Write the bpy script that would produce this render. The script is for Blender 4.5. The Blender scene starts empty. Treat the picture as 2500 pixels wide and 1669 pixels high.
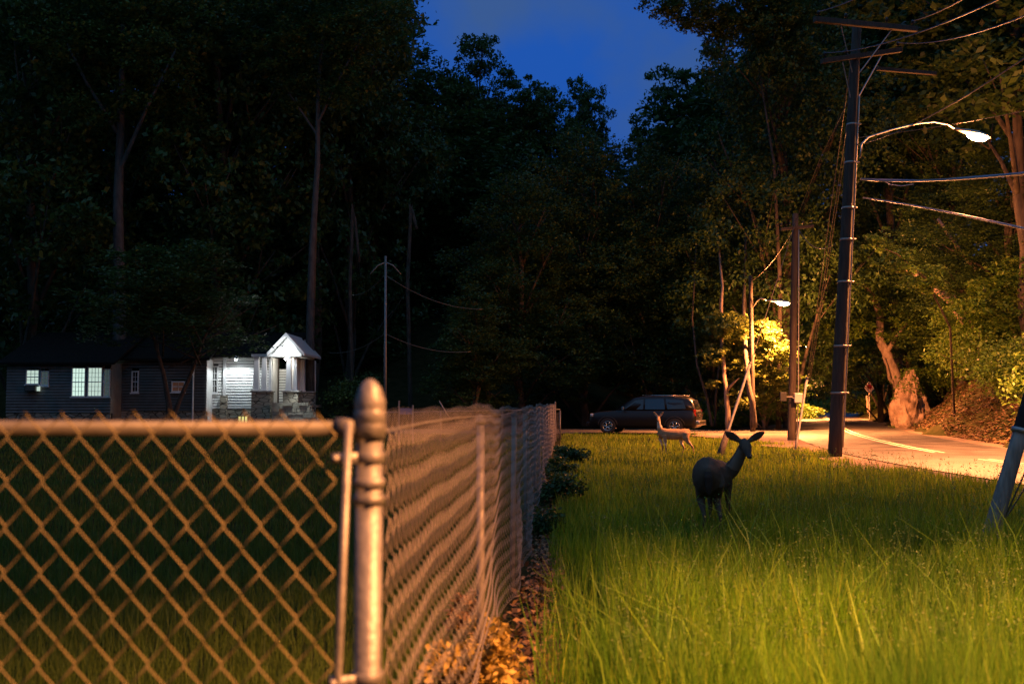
import bpy, bmesh, math, random
import numpy as np
from mathutils import Vector, Matrix
random.seed(7); RNG = np.random.default_rng(11)
R = math.radians
scene = bpy.context.scene
C = bpy.context.scene.collection

# ------------------------------------------------------------------ camera
F = 2430.6; PITCH = math.atan(150.5 / F); CAMZ = 1.5
cd = bpy.data.cameras.new('camera'); cam = bpy.data.objects.new('camera', cd); C.objects.link(cam)
cam.location = (0, 0, CAMZ); cam.rotation_euler = (R(90) + PITCH, 0, 0)
cd.sensor_width = 36; cd.lens = 35; cd.clip_start = 0.05; cd.clip_end = 3000
cd.dof.use_dof = True; cd.dof.focus_distance = 26.0; cd.dof.aperture_fstop = 2.8
scene.camera = cam

# ------------------------------------------------------------------ world: last blue of dusk
scene.view_settings.view_transform = 'Standard'; scene.view_settings.look = 'None'
scene.view_settings.exposure = 0.0; scene.view_settings.gamma = 1.0
w = bpy.data.worlds.new('World'); scene.world = w; w.use_nodes = True
nt = w.node_tree; nt.nodes.clear()
wo = nt.nodes.new('ShaderNodeOutputWorld'); bg = nt.nodes.new('ShaderNodeBackground')
sky = nt.nodes.new('ShaderNodeTexSky'); sky.sky_type = 'NISHITA'; sky.sun_disc = False
sky.sun_elevation = R(-4.5); sky.sun_rotation = R(300); sky.air_density = 1.0; sky.ozone_density = 4.0; sky.dust_density = 0.3
# thin uneven cloud over the dusk sky
tc = nt.nodes.new('ShaderNodeTexCoord'); nz = nt.nodes.new('ShaderNodeTexNoise'); nz.inputs['Scale'].default_value = 7
nz.inputs['Detail'].default_value = 5
cr = nt.nodes.new('ShaderNodeValToRGB'); cr.color_ramp.elements[0].position = .40; cr.color_ramp.elements[1].position = .66
cr.color_ramp.elements[0].color = (0.014, 0.100, 0.47, 1); cr.color_ramp.elements[1].color = (0.045, 0.115, 0.32, 1)
nt.links.new(tc.outputs['Generated'], nz.inputs['Vector']); nt.links.new(nz.outputs['Fac'], cr.inputs['Fac'])
mx = nt.nodes.new('ShaderNodeMixRGB'); mx.blend_type = 'ADD'; mx.inputs['Fac'].default_value = 1.0
sc_ = nt.nodes.new('ShaderNodeVectorMath'); sc_.operation = 'SCALE'; sc_.inputs['Scale'].default_value = 0.6
nt.links.new(sky.outputs['Color'], sc_.inputs[0]); nt.links.new(sc_.outputs['Vector'], mx.inputs['Color1']); nt.links.new(cr.outputs['Color'], mx.inputs['Color2'])
# afterglow low ahead; unseen sky overhead and behind brightened and greyed as added fill
dp = nt.nodes.new('ShaderNodeVectorMath'); dp.operation = 'DOT_PRODUCT'; dp.inputs[1].default_value = (0.0, 0.94, 0.34)
nt.links.new(tc.outputs['Generated'], dp.inputs[0])
fr_ = nt.nodes.new('ShaderNodeValToRGB'); fr_.color_ramp.elements[0].position = .45; fr_.color_ramp.elements[1].position = .93
fr_.color_ramp.elements[0].color = (4.9, 2.7, 1.30, 1); fr_.color_ramp.elements[1].color = (1, 1, 1, 1)
nt.links.new(dp.outputs['Value'], fr_.inputs['Fac'])
ml = nt.nodes.new('ShaderNodeMixRGB'); ml.blend_type = 'MULTIPLY'; ml.inputs['Fac'].default_value = 1.0
nt.links.new(mx.outputs['Color'], ml.inputs['Color1']); nt.links.new(fr_.outputs['Color'], ml.inputs['Color2'])
nt.links.new(ml.outputs['Color'], bg.inputs['Color']); bg.inputs['Strength'].default_value = .88
nt.links.new(bg.outputs['Background'], wo.inputs['Surface'])

SODIUM = (1.0, 0.31, 0.085)
COOL = (0.86, 0.95, 1.0)

# ------------------------------------------------------------------ helpers
def at(px, py, Y):
    dx = (px - 1250) / F; du = (834.5 - py) / F
    d = Vector((dx, math.cos(PITCH) - du * math.sin(PITCH), math.sin(PITCH) + du * math.cos(PITCH)))
    s = Y / d.y
    return Vector((d.x * s, Y, CAMZ + d.z * s))

def tag(o, label=None, cat=None, group=None, kind=None):
    if label: o['label'] = label
    if cat: o['category'] = cat
    if group: o['group'] = group
    if kind: o['kind'] = kind
    return o

def empty(name, loc, rz=0, **k):
    o = bpy.data.objects.new(name, None); C.objects.link(o); o.location = loc; o.rotation_euler = (0, 0, rz)
    o.empty_display_size = .2
    return tag(o, **k)

def mesh_np(name, V, Fc, smooth=False, mat=None):
    """V (n,3), Fc (m,k) constant k"""
    V = np.asarray(V, np.float32); Fc = np.asarray(Fc, np.int32)
    me = bpy.data.meshes.new(name); m, k = Fc.shape
    me.vertices.add(len(V)); me.vertices.foreach_set('co', V.ravel())
    me.loops.add(m * k); me.loops.foreach_set('vertex_index', Fc.ravel())
    me.polygons.add(m); me.polygons.foreach_set('loop_start', np.arange(0, m * k, k, dtype=np.int32))
    me.polygons.foreach_set('loop_total', np.full(m, k, np.int32))
    if smooth: me.polygons.foreach_set('use_smooth', np.ones(m, bool))
    me.update(calc_edges=True); me.validate()
    if mat: me.materials.append(mat)
    return me

def link(name, me, parent=None, loc=None):
    o = bpy.data.objects.new(name, me); C.objects.link(o)
    if parent: o.parent = parent
    if loc is not None: o.location = loc
    return o

class MB:
    def __init__(s): s.v = []; s.f = []; s.origin = Vector((0, 0, 0))
    def add(s, vs, fs):
        n = len(s.v); s.v += [tuple(v) for v in vs]; s.f += [tuple(i + n for i in f) for f in fs]
    def box(s, lo, hi):
        x0, y0, z0 = lo; x1, y1, z1 = hi
        s.add([(x0,y0,z0),(x1,y0,z0),(x1,y1,z0),(x0,y1,z0),(x0,y0,z1),(x1,y0,z1),(x1,y1,z1),(x0,y1,z1)],
              [(0,3,2,1),(4,5,6,7),(0,1,5,4),(1,2,6,5),(2,3,7,6),(3,0,4,7)])
    def tube(s, pts, rs, n=8, cap=True):
        pts = [Vector(p) for p in pts]
        if not hasattr(rs, '__len__'): rs = [rs] * len(pts)
        rings = []
        prev = None
        for i, p in enumerate(pts):
            a = pts[max(i-1, 0)]; b = pts[min(i+1, len(pts)-1)]
            t = (b - a).normalized()
            if prev is None:
                h = Vector((0, 0, 1)) if abs(t.z) < .9 else Vector((1, 0, 0))
                x = t.cross(h).normalized()
            else:
                x = (prev - t * prev.dot(t)).normalized()
            prev = x; y = t.cross(x)
            rings.append([p + (x * math.cos(2*math.pi*k/n) + y * math.sin(2*math.pi*k/n)) * rs[i] for k in range(n)])
        vs = [v for r in rings for v in r]; fs = []
        for i in range(len(pts)-1):
            for k in range(n):
                fs.append((i*n+k, i*n+(k+1) % n, (i+1)*n+(k+1) % n, (i+1)*n+k))
        if cap:
            fs.append(tuple(range(n-1, -1, -1))); fs.append(tuple((len(pts)-1)*n + k for k in range(n)))
        s.add(vs, fs)
    def lathe(s, c, prof, n=24):
        """prof list of (r,z); axis z through c"""
        vs = []; fs = []
        for r, z in prof:
            for k in range(n):
                a = 2*math.pi*k/n; vs.append((c[0]+r*math.cos(a), c[1]+r*math.sin(a), c[2]+z))
        for i in range(len(prof)-1):
            for k in range(n): fs.append((i*n+k, i*n+(k+1) % n, (i+1)*n+(k+1) % n, (i+1)*n+k))
        fs.append(tuple(range(n-1, -1, -1))); fs.append(tuple((len(prof)-1)*n+k for k in range(n)))
        s.add(vs, fs)
    def loft(s, secs, closed_caps=True):
        n = len(secs[0]); vs = [v for r in secs for v in r]; fs = []
        for i in range(len(secs)-1):
            for k in range(n): fs.append((i*n+k, i*n+(k+1) % n, (i+1)*n+(k+1) % n, (i+1)*n+k))
        if closed_caps:
            fs.append(tuple(range(n-1, -1, -1))); fs.append(tuple((len(secs)-1)*n+k for k in range(n)))
        s.add(vs, fs)
    def prism(s, poly, d):
        """poly of 3d points, extruded by vector d"""
        n = len(poly); d = Vector(d); vs = [Vector(p) for p in poly] + [Vector(p)+d for p in poly]
        fs = [tuple(range(n-1, -1, -1)), tuple(range(n, 2*n))] + [(k, (k+1) % n, n+(k+1) % n, n+k) for k in range(n)]
        s.add(vs, fs)
    def build(s, name, mat, parent=None, smooth=False, bevel=0, loc=None):
        me = bpy.data.meshes.new(name)
        off = Vector(loc) if loc is not None else Vector((0, 0, 0))
        me.from_pydata([(v[0]-off.x, v[1]-off.y, v[2]-off.z) for v in s.v], [], s.f)
        bm = bmesh.new(); bm.from_mesh(me); bmesh.ops.recalc_face_normals(bm, faces=bm.faces); bm.to_mesh(me); bm.free()
        if mat: me.materials.append(mat)
        if smooth:
            for p in me.polygons: p.use_smooth = True
        o = link(name, me, parent)
        if loc is not None: o.location = off
        if bevel:
            b = o.modifiers.new('bevel', 'BEVEL'); b.width = bevel; b.segments = 2; b.limit_method = 'ANGLE'
        return o

def mat(name, col, rough=.7, metal=0, col2=None, scale=5, bump=0, bscale=None, emit=None, estr=0, trans=0, spec=.5, detail=6, lo=.35, hi=.65, stretch=None, coat=0):
    m = bpy.data.materials.new(name); m.use_nodes = True; n = m.node_tree; p = n.nodes['Principled BSDF']
    p.inputs['Base Color'].default_value = (*col, 1); p.inputs['Roughness'].default_value = rough; p.inputs['Metallic'].default_value = metal
    p.inputs['Specular IOR Level'].default_value = spec; p.inputs['Coat Weight'].default_value = coat
    co = n.nodes.new('ShaderNodeTexCoord'); src = co.outputs['Object']
    if stretch:
        mp = n.nodes.new('ShaderNodeMapping'); mp.inputs['Scale'].default_value = stretch
        n.links.new(src, mp.inputs['Vector']); src = mp.outputs['Vector']
    if col2:
        t = n.nodes.new('ShaderNodeTexNoise'); t.inputs['Scale'].default_value = scale; t.inputs['Detail'].default_value = detail
        n.links.new(src, t.inputs['Vector'])
        r = n.nodes.new('ShaderNodeValToRGB'); r.color_ramp.elements[0].position = lo; r.color_ramp.elements[1].position = hi
        r.color_ramp.elements[0].color = (*col, 1); r.color_ramp.elements[1].color = (*col2, 1)
        n.links.new(t.outputs['Fac'], r.inputs['Fac']); n.links.new(r.outputs['Color'], p.inputs['Base Color'])
    if bump:
        t = n.nodes.new('ShaderNodeTexNoise'); t.inputs['Scale'].default_value = bscale or scale*3; t.inputs['Detail'].default_value = 8
        n.links.new(src, t.inputs['Vector'])
        b = n.nodes.new('ShaderNodeBump'); b.inputs['Strength'].default_value = bump; b.inputs['Distance'].default_value = .03
        n.links.new(t.outputs['Fac'], b.inputs['Height']); n.links.new(b.outputs['Normal'], p.inputs['Normal'])
    if emit:
        p.inputs['Emission Color'].default_value = (*emit, 1); p.inputs['Emission Strength'].default_value = estr
    return m

def leafmat(name, c1, c2, c3, trans=.35, rough=.5, patch=None):
    """each leaf or blade has its own tint"""
    m = bpy.data.materials.new(name); m.use_nodes = True; n = m.node_tree; p = n.nodes['Principled BSDF']; out = n.nodes['Material Output']
    g = n.nodes.new('ShaderNodeNewGeometry'); r = n.nodes.new('ShaderNodeValToRGB')
    r.color_ramp.elements[0].color = (*c1, 1); r.color_ramp.elements[1].color = (*c3, 1)
    e = r.color_ramp.elements.new(.55); e.color = (*c2, 1)
    n.links.new(g.outputs['Random Per Island'], r.inputs['Fac'])
    if patch:      # drifts of darker, bluer grass species through the meadow
        tq = n.nodes.new('ShaderNodeTexCoord'); nq = n.nodes.new('ShaderNodeTexNoise'); nq.inputs['Scale'].default_value = 1.1; nq.inputs['Detail'].default_value = 4
        rq = n.nodes.new('ShaderNodeValToRGB'); rq.color_ramp.elements[0].position = .40; rq.color_ramp.elements[1].position = .62
        mq = n.nodes.new('ShaderNodeMixRGB'); mq.blend_type = 'MULTIPLY'; mq.inputs['Color2'].default_value = (*patch, 1)
        n.links.new(tq.outputs['Object'], nq.inputs['Vector']); n.links.new(nq.outputs['Fac'], rq.inputs['Fac']); n.links.new(rq.outputs['Color'], mq.inputs['Fac'])
        n.links.new(r.outputs['Color'], mq.inputs['Color1']); r = mq
    n.links.new(r.outputs['Color'], p.inputs['Base Color'])
    p.inputs['Roughness'].default_value = rough; p.inputs['Specular IOR Level'].default_value = .4
    t = n.nodes.new('ShaderNodeBsdfTranslucent'); n.links.new(r.outputs['Color'], t.inputs['Color'])
    mxs = n.nodes.new('ShaderNodeMixShader'); mxs.inputs['Fac'].default_value = trans
    n.links.new(p.outputs['BSDF'], mxs.inputs[1]); n.links.new(t.outputs['BSDF'], mxs.inputs[2]); n.links.new(mxs.outputs['Shader'], out.inputs['Surface'])
    return m

M = dict(
 galv=mat('galvanised_steel', (.20,.19,.185), .5, .5, (.13,.125,.12), 14, .15, 60),
 wire=mat('galvanised_wire', (.17,.14,.06), .7, .15),
 rail=mat('dull_rail', (.10,.095,.09), .6, .3, (.07,.065,.06), 20),
 wirefar=mat('weathered_wire', (.27,.235,.21), .55, .4),
 polewood=mat('creosoted_pole', (.028,.020,.015), .85, 0, (.058,.042,.030), 3, .6, 12, stretch=(6,6,.5)),
 oldwood=mat('weathered_grey_wood', (.33,.29,.25), .85, 0, (.18,.16,.14), 3, .6, 10, stretch=(7,7,.4)),
 guardgrey=mat('weathered_guard', (.16,.15,.14), .7, .2, (.10,.095,.09), 8),
 cable=mat('cable', (.10,.085,.07), .4, .3), cablebright=mat('aluminium_cable', (.42,.40,.38), .35, .7),
 conduit=mat('conduit', (.35,.33,.31), .4, .6),
 arm=mat('lamp_arm_metal', (.45,.43,.40), .35, .8), head=mat('lamp_head_metal', (.35,.34,.33), .4, .5),
 lens=mat('sodium_lens', (1,.8,.5), .3, emit=(1.0,.74,.40), estr=60),
 asphalt=mat('asphalt', (.028,.025,.022), .55, 0, (.088,.078,.068), .8, .35, 90, spec=.5),
 yellow=mat('yellow_road_paint', (.88,.80,.62), .6, 0, (.66,.58,.42), 9),
 dirt=mat('roadside_dirt', (.09,.06,.04), .95, 0, (.18,.125,.09), 2.2, .8, 14),
 ground=mat('soil_under_grass', (.022,.026,.010), 1, 0, (.045,.040,.018), 1.3, .6, 8, spec=0),
 bark=mat('bark', (.035,.027,.020), .95, 0, (.085,.065,.048), 4, .9, 9, stretch=(2,2,.5)),
 barkdim=mat('dim_bark', (.045,.04,.036), .95, 0, (.08,.072,.065), 4, .9, 9, stretch=(2,2,.5)),
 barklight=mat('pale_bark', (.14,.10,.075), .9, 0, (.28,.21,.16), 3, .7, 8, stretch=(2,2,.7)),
 white=mat('white_paint', (.78,.78,.76), .6, 0, (.70,.70,.68), 3),
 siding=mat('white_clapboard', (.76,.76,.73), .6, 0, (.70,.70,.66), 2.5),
 roof=mat('dark_shingles', (.010,.009,.008), .98, 0, (.018,.016,.014), 6, .5, 20, spec=.1),
 black=mat('black_paint', (.008,.008,.009), .3, 0, coat=0, spec=.35), tyre=mat('tyre_rubber', (.015,.015,.015), .85),
 glass=mat('dark_window_glass', (.010,.012,.014), .05, 0, spec=.8), chrome=mat('alloy', (.55,.54,.53), .22, 1),
 tail=mat('red_lens', (.35,.02,.015), .1), clearlens=mat('clear_lens', (.5,.5,.5), .06, .3),
 plastic=mat('dark_trim', (.02,.02,.02), .5),
 rock=mat('pale_weathered_rock', (.13,.085,.055), .95, 0, (.38,.27,.19), 1.8, 1.0, 7),
 signwhite=mat('reflective_sign_sheet', (.80,.62,.50), .4), signred=mat('sign_red', (.55,.02,.03), .4),
 signback=mat('sign_aluminium', (.5,.48,.46), .4, .4),
 bluesign=mat('blue_sign_board', (.10,.12,.28), .5),
)
def stonemat():
    m = bpy.data.materials.new('field_stone'); m.use_nodes = True; n = m.node_tree; p = n.nodes['Principled BSDF']; p.inputs['Roughness'].default_value = .9
    tc = n.nodes.new('ShaderNodeTexCoord'); mp = n.nodes.new('ShaderNodeMapping'); mp.inputs['Scale'].default_value = (2.2,2.2,5)
    v = n.nodes.new('ShaderNodeTexVoronoi'); v.feature = 'DISTANCE_TO_EDGE'; v.inputs['Scale'].default_value = 1
    v2 = n.nodes.new('ShaderNodeTexVoronoi'); v2.inputs['Scale'].default_value = 1
    n.links.new(tc.outputs['Object'], mp.inputs['Vector'])
    for q in (v, v2): n.links.new(mp.outputs['Vector'], q.inputs['Vector'])
    r = n.nodes.new('ShaderNodeValToRGB'); r.color_ramp.elements[0].color = (.04,.035,.03,1); r.color_ramp.elements[1].color = (1,1,1,1); r.color_ramp.elements[1].position = .08
    n.links.new(v.outputs['Distance'], r.inputs['Fac'])
    hs = n.nodes.new('ShaderNodeValToRGB'); hs.color_ramp.elements[0].color = (.20,.17,.12,1); hs.color_ramp.elements[1].color = (.48,.43,.33,1)
    n.links.new(v2.outputs['Color'], hs.inputs['Fac'])
    mm = n.nodes.new('ShaderNodeMixRGB'); mm.blend_type = 'MULTIPLY'; mm.inputs['Fac'].default_value = 1
    n.links.new(r.outputs['Color'], mm.inputs['Color1']); n.links.new(hs.outputs['Color'], mm.inputs['Color2']); n.links.new(mm.outputs['Color'], p.inputs['Base Color'])
    b = n.nodes.new('ShaderNodeBump'); b.inputs['Strength'].default_value = .8; b.inputs['Distance'].default_value = .05
    n.links.new(r.outputs['Color'], b.inputs['Height']); n.links.new(b.outputs['Normal'], p.inputs['Normal'])
    return m
M['stone'] = stonemat()
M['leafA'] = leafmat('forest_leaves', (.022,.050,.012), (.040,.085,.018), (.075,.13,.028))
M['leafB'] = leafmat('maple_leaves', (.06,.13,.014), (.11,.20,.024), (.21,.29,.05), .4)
M['grass'] = leafmat('meadow_grass', (.080,.20,.007), (.155,.34,.014), (.32,.49,.04), .45, .45, (.45,.55,.9))
M['grassdry'] = leafmat('lamp_lightened_verge_grass', (.15,.25,.008), (.26,.37,.018), (.42,.47,.05), .4, .45, (.5,.55,.7))  # yellower, drier grass, also lightened in its colour for lamplight
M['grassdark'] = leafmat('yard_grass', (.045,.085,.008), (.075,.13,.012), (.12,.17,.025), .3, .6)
M['dead'] = leafmat('dead_leaves', (.06,.035,.018), (.15,.08,.035), (.40,.22,.09), .2, .7)
M['leafM'] = leafmat('lamp_lightened_maple_leaves', (.08,.12,.02), (.15,.20,.04), (.26,.29,.08), .35)  # maple leaf colour lightened to carry the lamp's glare
M['rust'] = leafmat('rust_coloured_leaves', (.20,.13,.02), (.40,.27,.04), (.60,.42,.10), .35, .6)
M['litter'] = leafmat('bank_litter', (.07,.04,.02), (.16,.09,.045), (.10,.11,.03), .2, .8)

# ------------------------------------------------------------------ terrain
YC = np.array([-60, 0, 12, 20, 24, 28, 34, 45, 56, 77, 110, 150, 190, 260.])
XC = np.array([13, 12.4, 12.1, 12.0, 12.0, 12.2, 13.2, 15.6, 18.6, 24.8, 34.2, 49, 70, 130.])
from_y = lambda y: np.interp(y, YS, XS)
YS = np.linspace(-60, 260, 400); XS = np.interp(YS, YC, XC)
k = np.ones(17)/17; XS[8:-8] = np.convolve(XS, k, 'valid')
HW = 2.9
def gz(x, y):
    x = np.asarray(x, float); y = np.asarray(y, float)
    xc = from_y(y)
    sl = np.interp(y, [-60, 25, 35, 60, 100, 160], [.6, .75, .85, .8, .4, .3])
    d = x - (xc + HW + 1.0 + .5*np.sin(y*.35) + .3*np.sin(y*.9))
    bank = np.clip(d, 0, 34) * sl
    bank = bank + .22*np.sin(x*1.7 + y*.8)*np.clip(d, 0, 1) + .12*np.sin(x*3.1 - y*2.3)*np.clip(d, 0, 1)
    dl = (xc - 13) - x
    hill = np.minimum(np.clip(y-66, 0, 60)*.42, np.clip(dl, 0, 200)*.5)
    end = np.clip(y-165, 0, 60)*.4
    end = np.where(d > 0, 0, end)
    micro = .03*np.sin(x*.9)*np.sin(y*.7) * np.where((d < -7) & (y < 46), 1, 0)
    return bank + hill + end*np.clip(dl/10+1, 0, 1) + micro
def gzf(x, y): return float(gz(x, y))

gx = np.concatenate([np.linspace(-500, -90, 12)[:-1], np.linspace(-90, -10, 50)[:-1], np.linspace(-10, 60, 190)[:-1], np.linspace(60, 500, 30)])
gy = np.concatenate([np.linspace(-200, -10, 14)[:-1], np.linspace(-10, 100, 230)[:-1], np.linspace(100, 260, 60)[:-1], np.linspace(260, 900, 12)])
GX, GY = np.meshgrid(gx, gy); GZ = gz(GX, GY)
nx, ny = len(gx), len(gy)
# keep the sheet just under the road so the road strip lies above it
idx = np.arange(nx*ny).reshape(ny, nx)
Fq = np.stack([idx[:-1,:-1], idx[:-1,1:], idx[1:,1:], idx[1:,:-1]], -1).reshape(-1, 4)
g = link('ground', mesh_np('ground', np.stack([GX, GY, GZ], -1).reshape(-1, 3), Fq, True, M['ground'])); tag(g, kind='structure')

def strip(name, ys, offL, offR, z, m, nsub=1):
    V = []; Fs = []
    for i, y in enumerate(ys):
        x = from_y(y); t = (from_y(y+.5)-from_y(y-.5)); n = Vector((1, -t, 0)).normalized()
        for k in range(nsub+1):
            o = (offL(y) + (offR(y)-offL(y))*k/nsub)
            px, py = x + n.x*o, y + n.y*o
            V.append((px, py, z))
        if i:
            for k in range(nsub):
                a = (i-1)*(nsub+1)+k; Fs.append((a, a+1, a+nsub+2, a+nsub+1))
    return link(name, mesh_np(name, V, Fs, False, m))
ys = np.arange(-30, 175, 1.0)
tag(strip('dirt_shoulder', ys, lambda y: -HW-1.1-.5*math.sin(y*.6)-.3*math.sin(y*1.7)-(4.0 if 36 < y < 64 else 0)*max(0, math.sin((y-36)/28*math.pi)), lambda y: HW+1.5, .045, M['dirt'], 4), kind='structure')
tag(strip('road', ys, lambda y: -HW, lambda y: HW, .065, M['asphalt'], 4), kind='structure')
for yl in (np.arange(-30, 26.4, .5), np.arange(29.4, 125, .5)):
    for s in (-1, 1):
        a = s*.13
        tag(strip('centre_line', yl, lambda y, a=a: a-.042, lambda y, a=a: a+.042, .071, M['yellow']), kind='structure')
# driveway from the road to the parked car
V = []; Fs = []
dx = np.linspace(-16, 15.0, 24)
for i, x in enumerate(dx):
    cy = 53.0 + .02*(x-4)**1
    V += [(x, cy-4.2-.25*math.sin(x), .055), (x, cy+4.4+.3*math.sin(x*.7), .055)]
    if i: Fs.append((2*i-2, 2*i, 2*i+1, 2*i-1))
tag(link('driveway', mesh_np('driveway', V, Fs, False, mat('driveway_gravel', (.035,.030,.025), .9, 0, (.07,.055,.042), 2.0, .6, 20))), kind='structure')

# ------------------------------------------------------------------ street lamps
def cone_light(name, loc, power, parent, col=SODIUM, size=R(150), blend=.8, rad=.18, rot=(0, 0, 0)):
    l = bpy.data.lights.new(name, 'SPOT'); l.energy = power; l.color = col; l.spot_size = size; l.spot_blend = blend; l.shadow_soft_size = rad
    o = bpy.data.objects.new(name, l); C.objects.link(o); o.parent = parent; o.location = loc; o.rotation_euler = rot
    return o
def glow(name, loc, power, parent, col=SODIUM, rad=.2):
    l = bpy.data.lights.new(name, 'POINT'); l.energy = power; l.color = col; l.shadow_soft_size = rad
    o = bpy.data.objects.new(name, l); C.objects.link(o); o.parent = parent; o.location = loc; return o

def lamp_head(t, tip, d, L=.78):
    """cobra head; tip= where arm ends, d = unit dir outward"""
    tip = Vector(tip); d = Vector(d).normalized(); s = d.cross(Vector((0, 0, 1))).normalized(); u = s.cross(d)
    h = MB(); secs = []
    for f, wd, up, dn in ((0, .04, .03, .03), (.18, .06, .05, .05), (.35, .13, .09, .06), (.6, .18, .11, .05), (.85, .15, .08, .04), (1.0, .05, .03, .01)):
        c = tip + d*L*f
        secs.append([c + s*wd*math.cos(a) + u*(up if math.sin(a) > 0 else dn)*math.sin(a) for a in [2*math.pi*k/14 for k in range(14)]])
    h.loft(secs); h.build('lamp_head', M['head'], t, True)
    b = MB(); secs = []
    for f, r in ((.36, .03), (.42, .12), (.55, .18), (.7, .19), (.85, .13), (.92, .04)):
        c = tip + d*L*f - u*.03
        secs.append([c + s*r*math.cos(a) + u*(.02 if math.sin(a) > 0 else r*.85)*math.sin(a) for a in [2*math.pi*k/14 for k in range(14)]])
    b.loft(secs); b.build('lamp_lens', M['lens'], t, True)
    return tip + d*L*.62 - u*.30

# pole nearest the camera
P1 = at(2036, 1122, 27.6); P1.z = -.3; P1t = at(2092, 62, 27.9)
def on(A, B, z): return A + (B-A)*((z-A.z)/(B.z-A.z))
t1 = empty('utility_pole', (0, 0, 0), label='tall dark leaning utility pole at the grass edge carrying the nearest street lamp and crossarms', cat='utility pole')
def pole_mesh(A, B, r0, r1, parent, m=None, name='shaft', seg=12):
    b = MB(); n = seg
    b.tube([A + (B-A)*i/n for i in range(n+1)], [r0 + (r1-r0)*i/n for i in range(n+1)], 16); return b.build(name, m or M['polewood'], parent, True)
pole_mesh(P1, P1t, .195, .125, t1)
b = MB()
zz = [0.3 + .55*i for i in range(19)]
b.tube([on(P1, P1t, z) + Vector((.20-.05*z/12, -.035, 0)) + Vector((random.uniform(-.006,.006), 0, 0)) for z in zz], .027, 8); b.build('conduit', M['conduit'], t1, True)
for z in (1.8, 3.1, 4.9, 6.1, 7.0, 8.3, 9.4):
    b = MB(); c = on(P1, P1t, z); r = .195 - .07*z/12 + .008
    b.lathe(c, [(r+.0, -.025), (r+.006, -.02), (r+.006, .02), (r, .025)], 18)
    b.tube([c+Vector((r-.02, -.06, 0)), c+Vector((r+.09, -.06, 0))], .022, 8); b.build('strap', M['conduit'], t1, True)
# crossarms
def crossarm(A, B, th, parent, brace_to=None, ins=True):
    A = Vector(A); B = Vector(B); d = (B-A).normalized(); s = Vector((-d.y, d.x, 0)).normalized()*th*.5; u = Vector((0, 0, th*.6))
    b = MB(); b.loft([[P - s - u, P + s - u, P + s + u, P - s + u] for P in (A, B)]); o = b.build('crossarm', M['polewood'], parent, bevel=.01)
    if brace_to is not None:
        for f in (.25, .75):
            b = MB(); b.tube([A + (B-A)*f - u, brace_to], .018, 6); b.build('brace', M['conduit'], parent)
    if ins:
        for f in (.04, .3, .7, .96):
            b = MB(); P = A + (B-A)*f + Vector((0, 0, th*.55)); b.lathe(P, [(.02, 0), (.02, .08), (.055, .085), (.035, .12), (.05, .13), (.03, .18), (.01, .2)], 10)
            b.build('insulator', M['plastic'], parent, True)
    return [A + (B-A)*f + Vector((0, 0, th*.55+.16)) for f in (.04, .3, .7, .96)]
ca1 = crossarm(at(1988, 48, 27.0), at(2238, 72, 28.2), .13, t1, on(P1, P1t, 10.7))
ca2 = crossarm(at(2006, 150, 27.2), at(2200, 122, 28.5), .12, t1, on(P1, P1t, 9.9))
ca3 = crossarm(at(2140, 168, 29.0), at(2285, 180, 29.6), .09, t1, None, False)
# arm
a0 = at(2102, 352, 27.6); b = MB()
apts = [at(2100, 385, 27.6), at(2103, 352, 27.7), at(2120, 335, 27.9), at(2180, 316, 28.5), at(2240, 302, 29.1), at(2280, 298, 29.5), at(2312, 304, 29.8), at(2330, 314, 30.0)]
b.tube(apts, .025, 10); b.build('lamp_arm', M['arm'], t1, True)
d = (at(2418, 338, 30.4)-at(2330, 314, 30.0)).normalized()
lp = lamp_head(t1, apts[-1], d, 1.35)
cone_light('street_lamp_light', lp, 50000, t1)
glow('street_lamp_spill', lp + Vector((0, 0, -.1)), 2600, t1)
cone_light('street_lamp_forward_light', lp + Vector((.1, 0, -.05)), 16000, t1, size=R(165), blend=.6, rot=(R(12), R(-82), 0))

# pole with the meter boxes
P2 = at(1932, 1080, 40.0); P2.z = -.3; P2t = at(1942, 522, 40.2)
t2 = empty('utility_pole', (0, 0, 0), label='second utility pole standing farther back with square box and panel fixed to its shaft', cat='utility pole')
pole_mesh(P2, P2t, .17, .12, t2)
for px, py, wd, hg, nm, mm in ((1912, 968, .26, .36, 'meter_box', M['plastic']), (1949, 971, .32, .37, 'panel', M['signback'])):
    c = at(px, py, 39.7); b = MB(); b.box((c.x-wd/2, c.y-.06, c.z-hg/2), (c.x+wd/2, c.y+.06, c.z+hg/2)); o = b.build(nm, mm, t2, bevel=.015)
    b = MB(); b.box((min(c.x, P2.x), c.y-.02, c.z-.02), (max(c.x, P2.x), c.y+.02, c.z+.02)); b.build('bracket', M['conduit'], t2)
b = MB(); b.tube([at(1945, 1070, 39.85), at(1949, 960, 39.85), at(1950, 700, 40), at(1950, 560, 40.1)], .025, 6); b.build('conduit', M['conduit'], t2, True)
crossarm(at(1905, 560, 39.8), at(1985, 552, 40.4), .1, t2, None)

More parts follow.
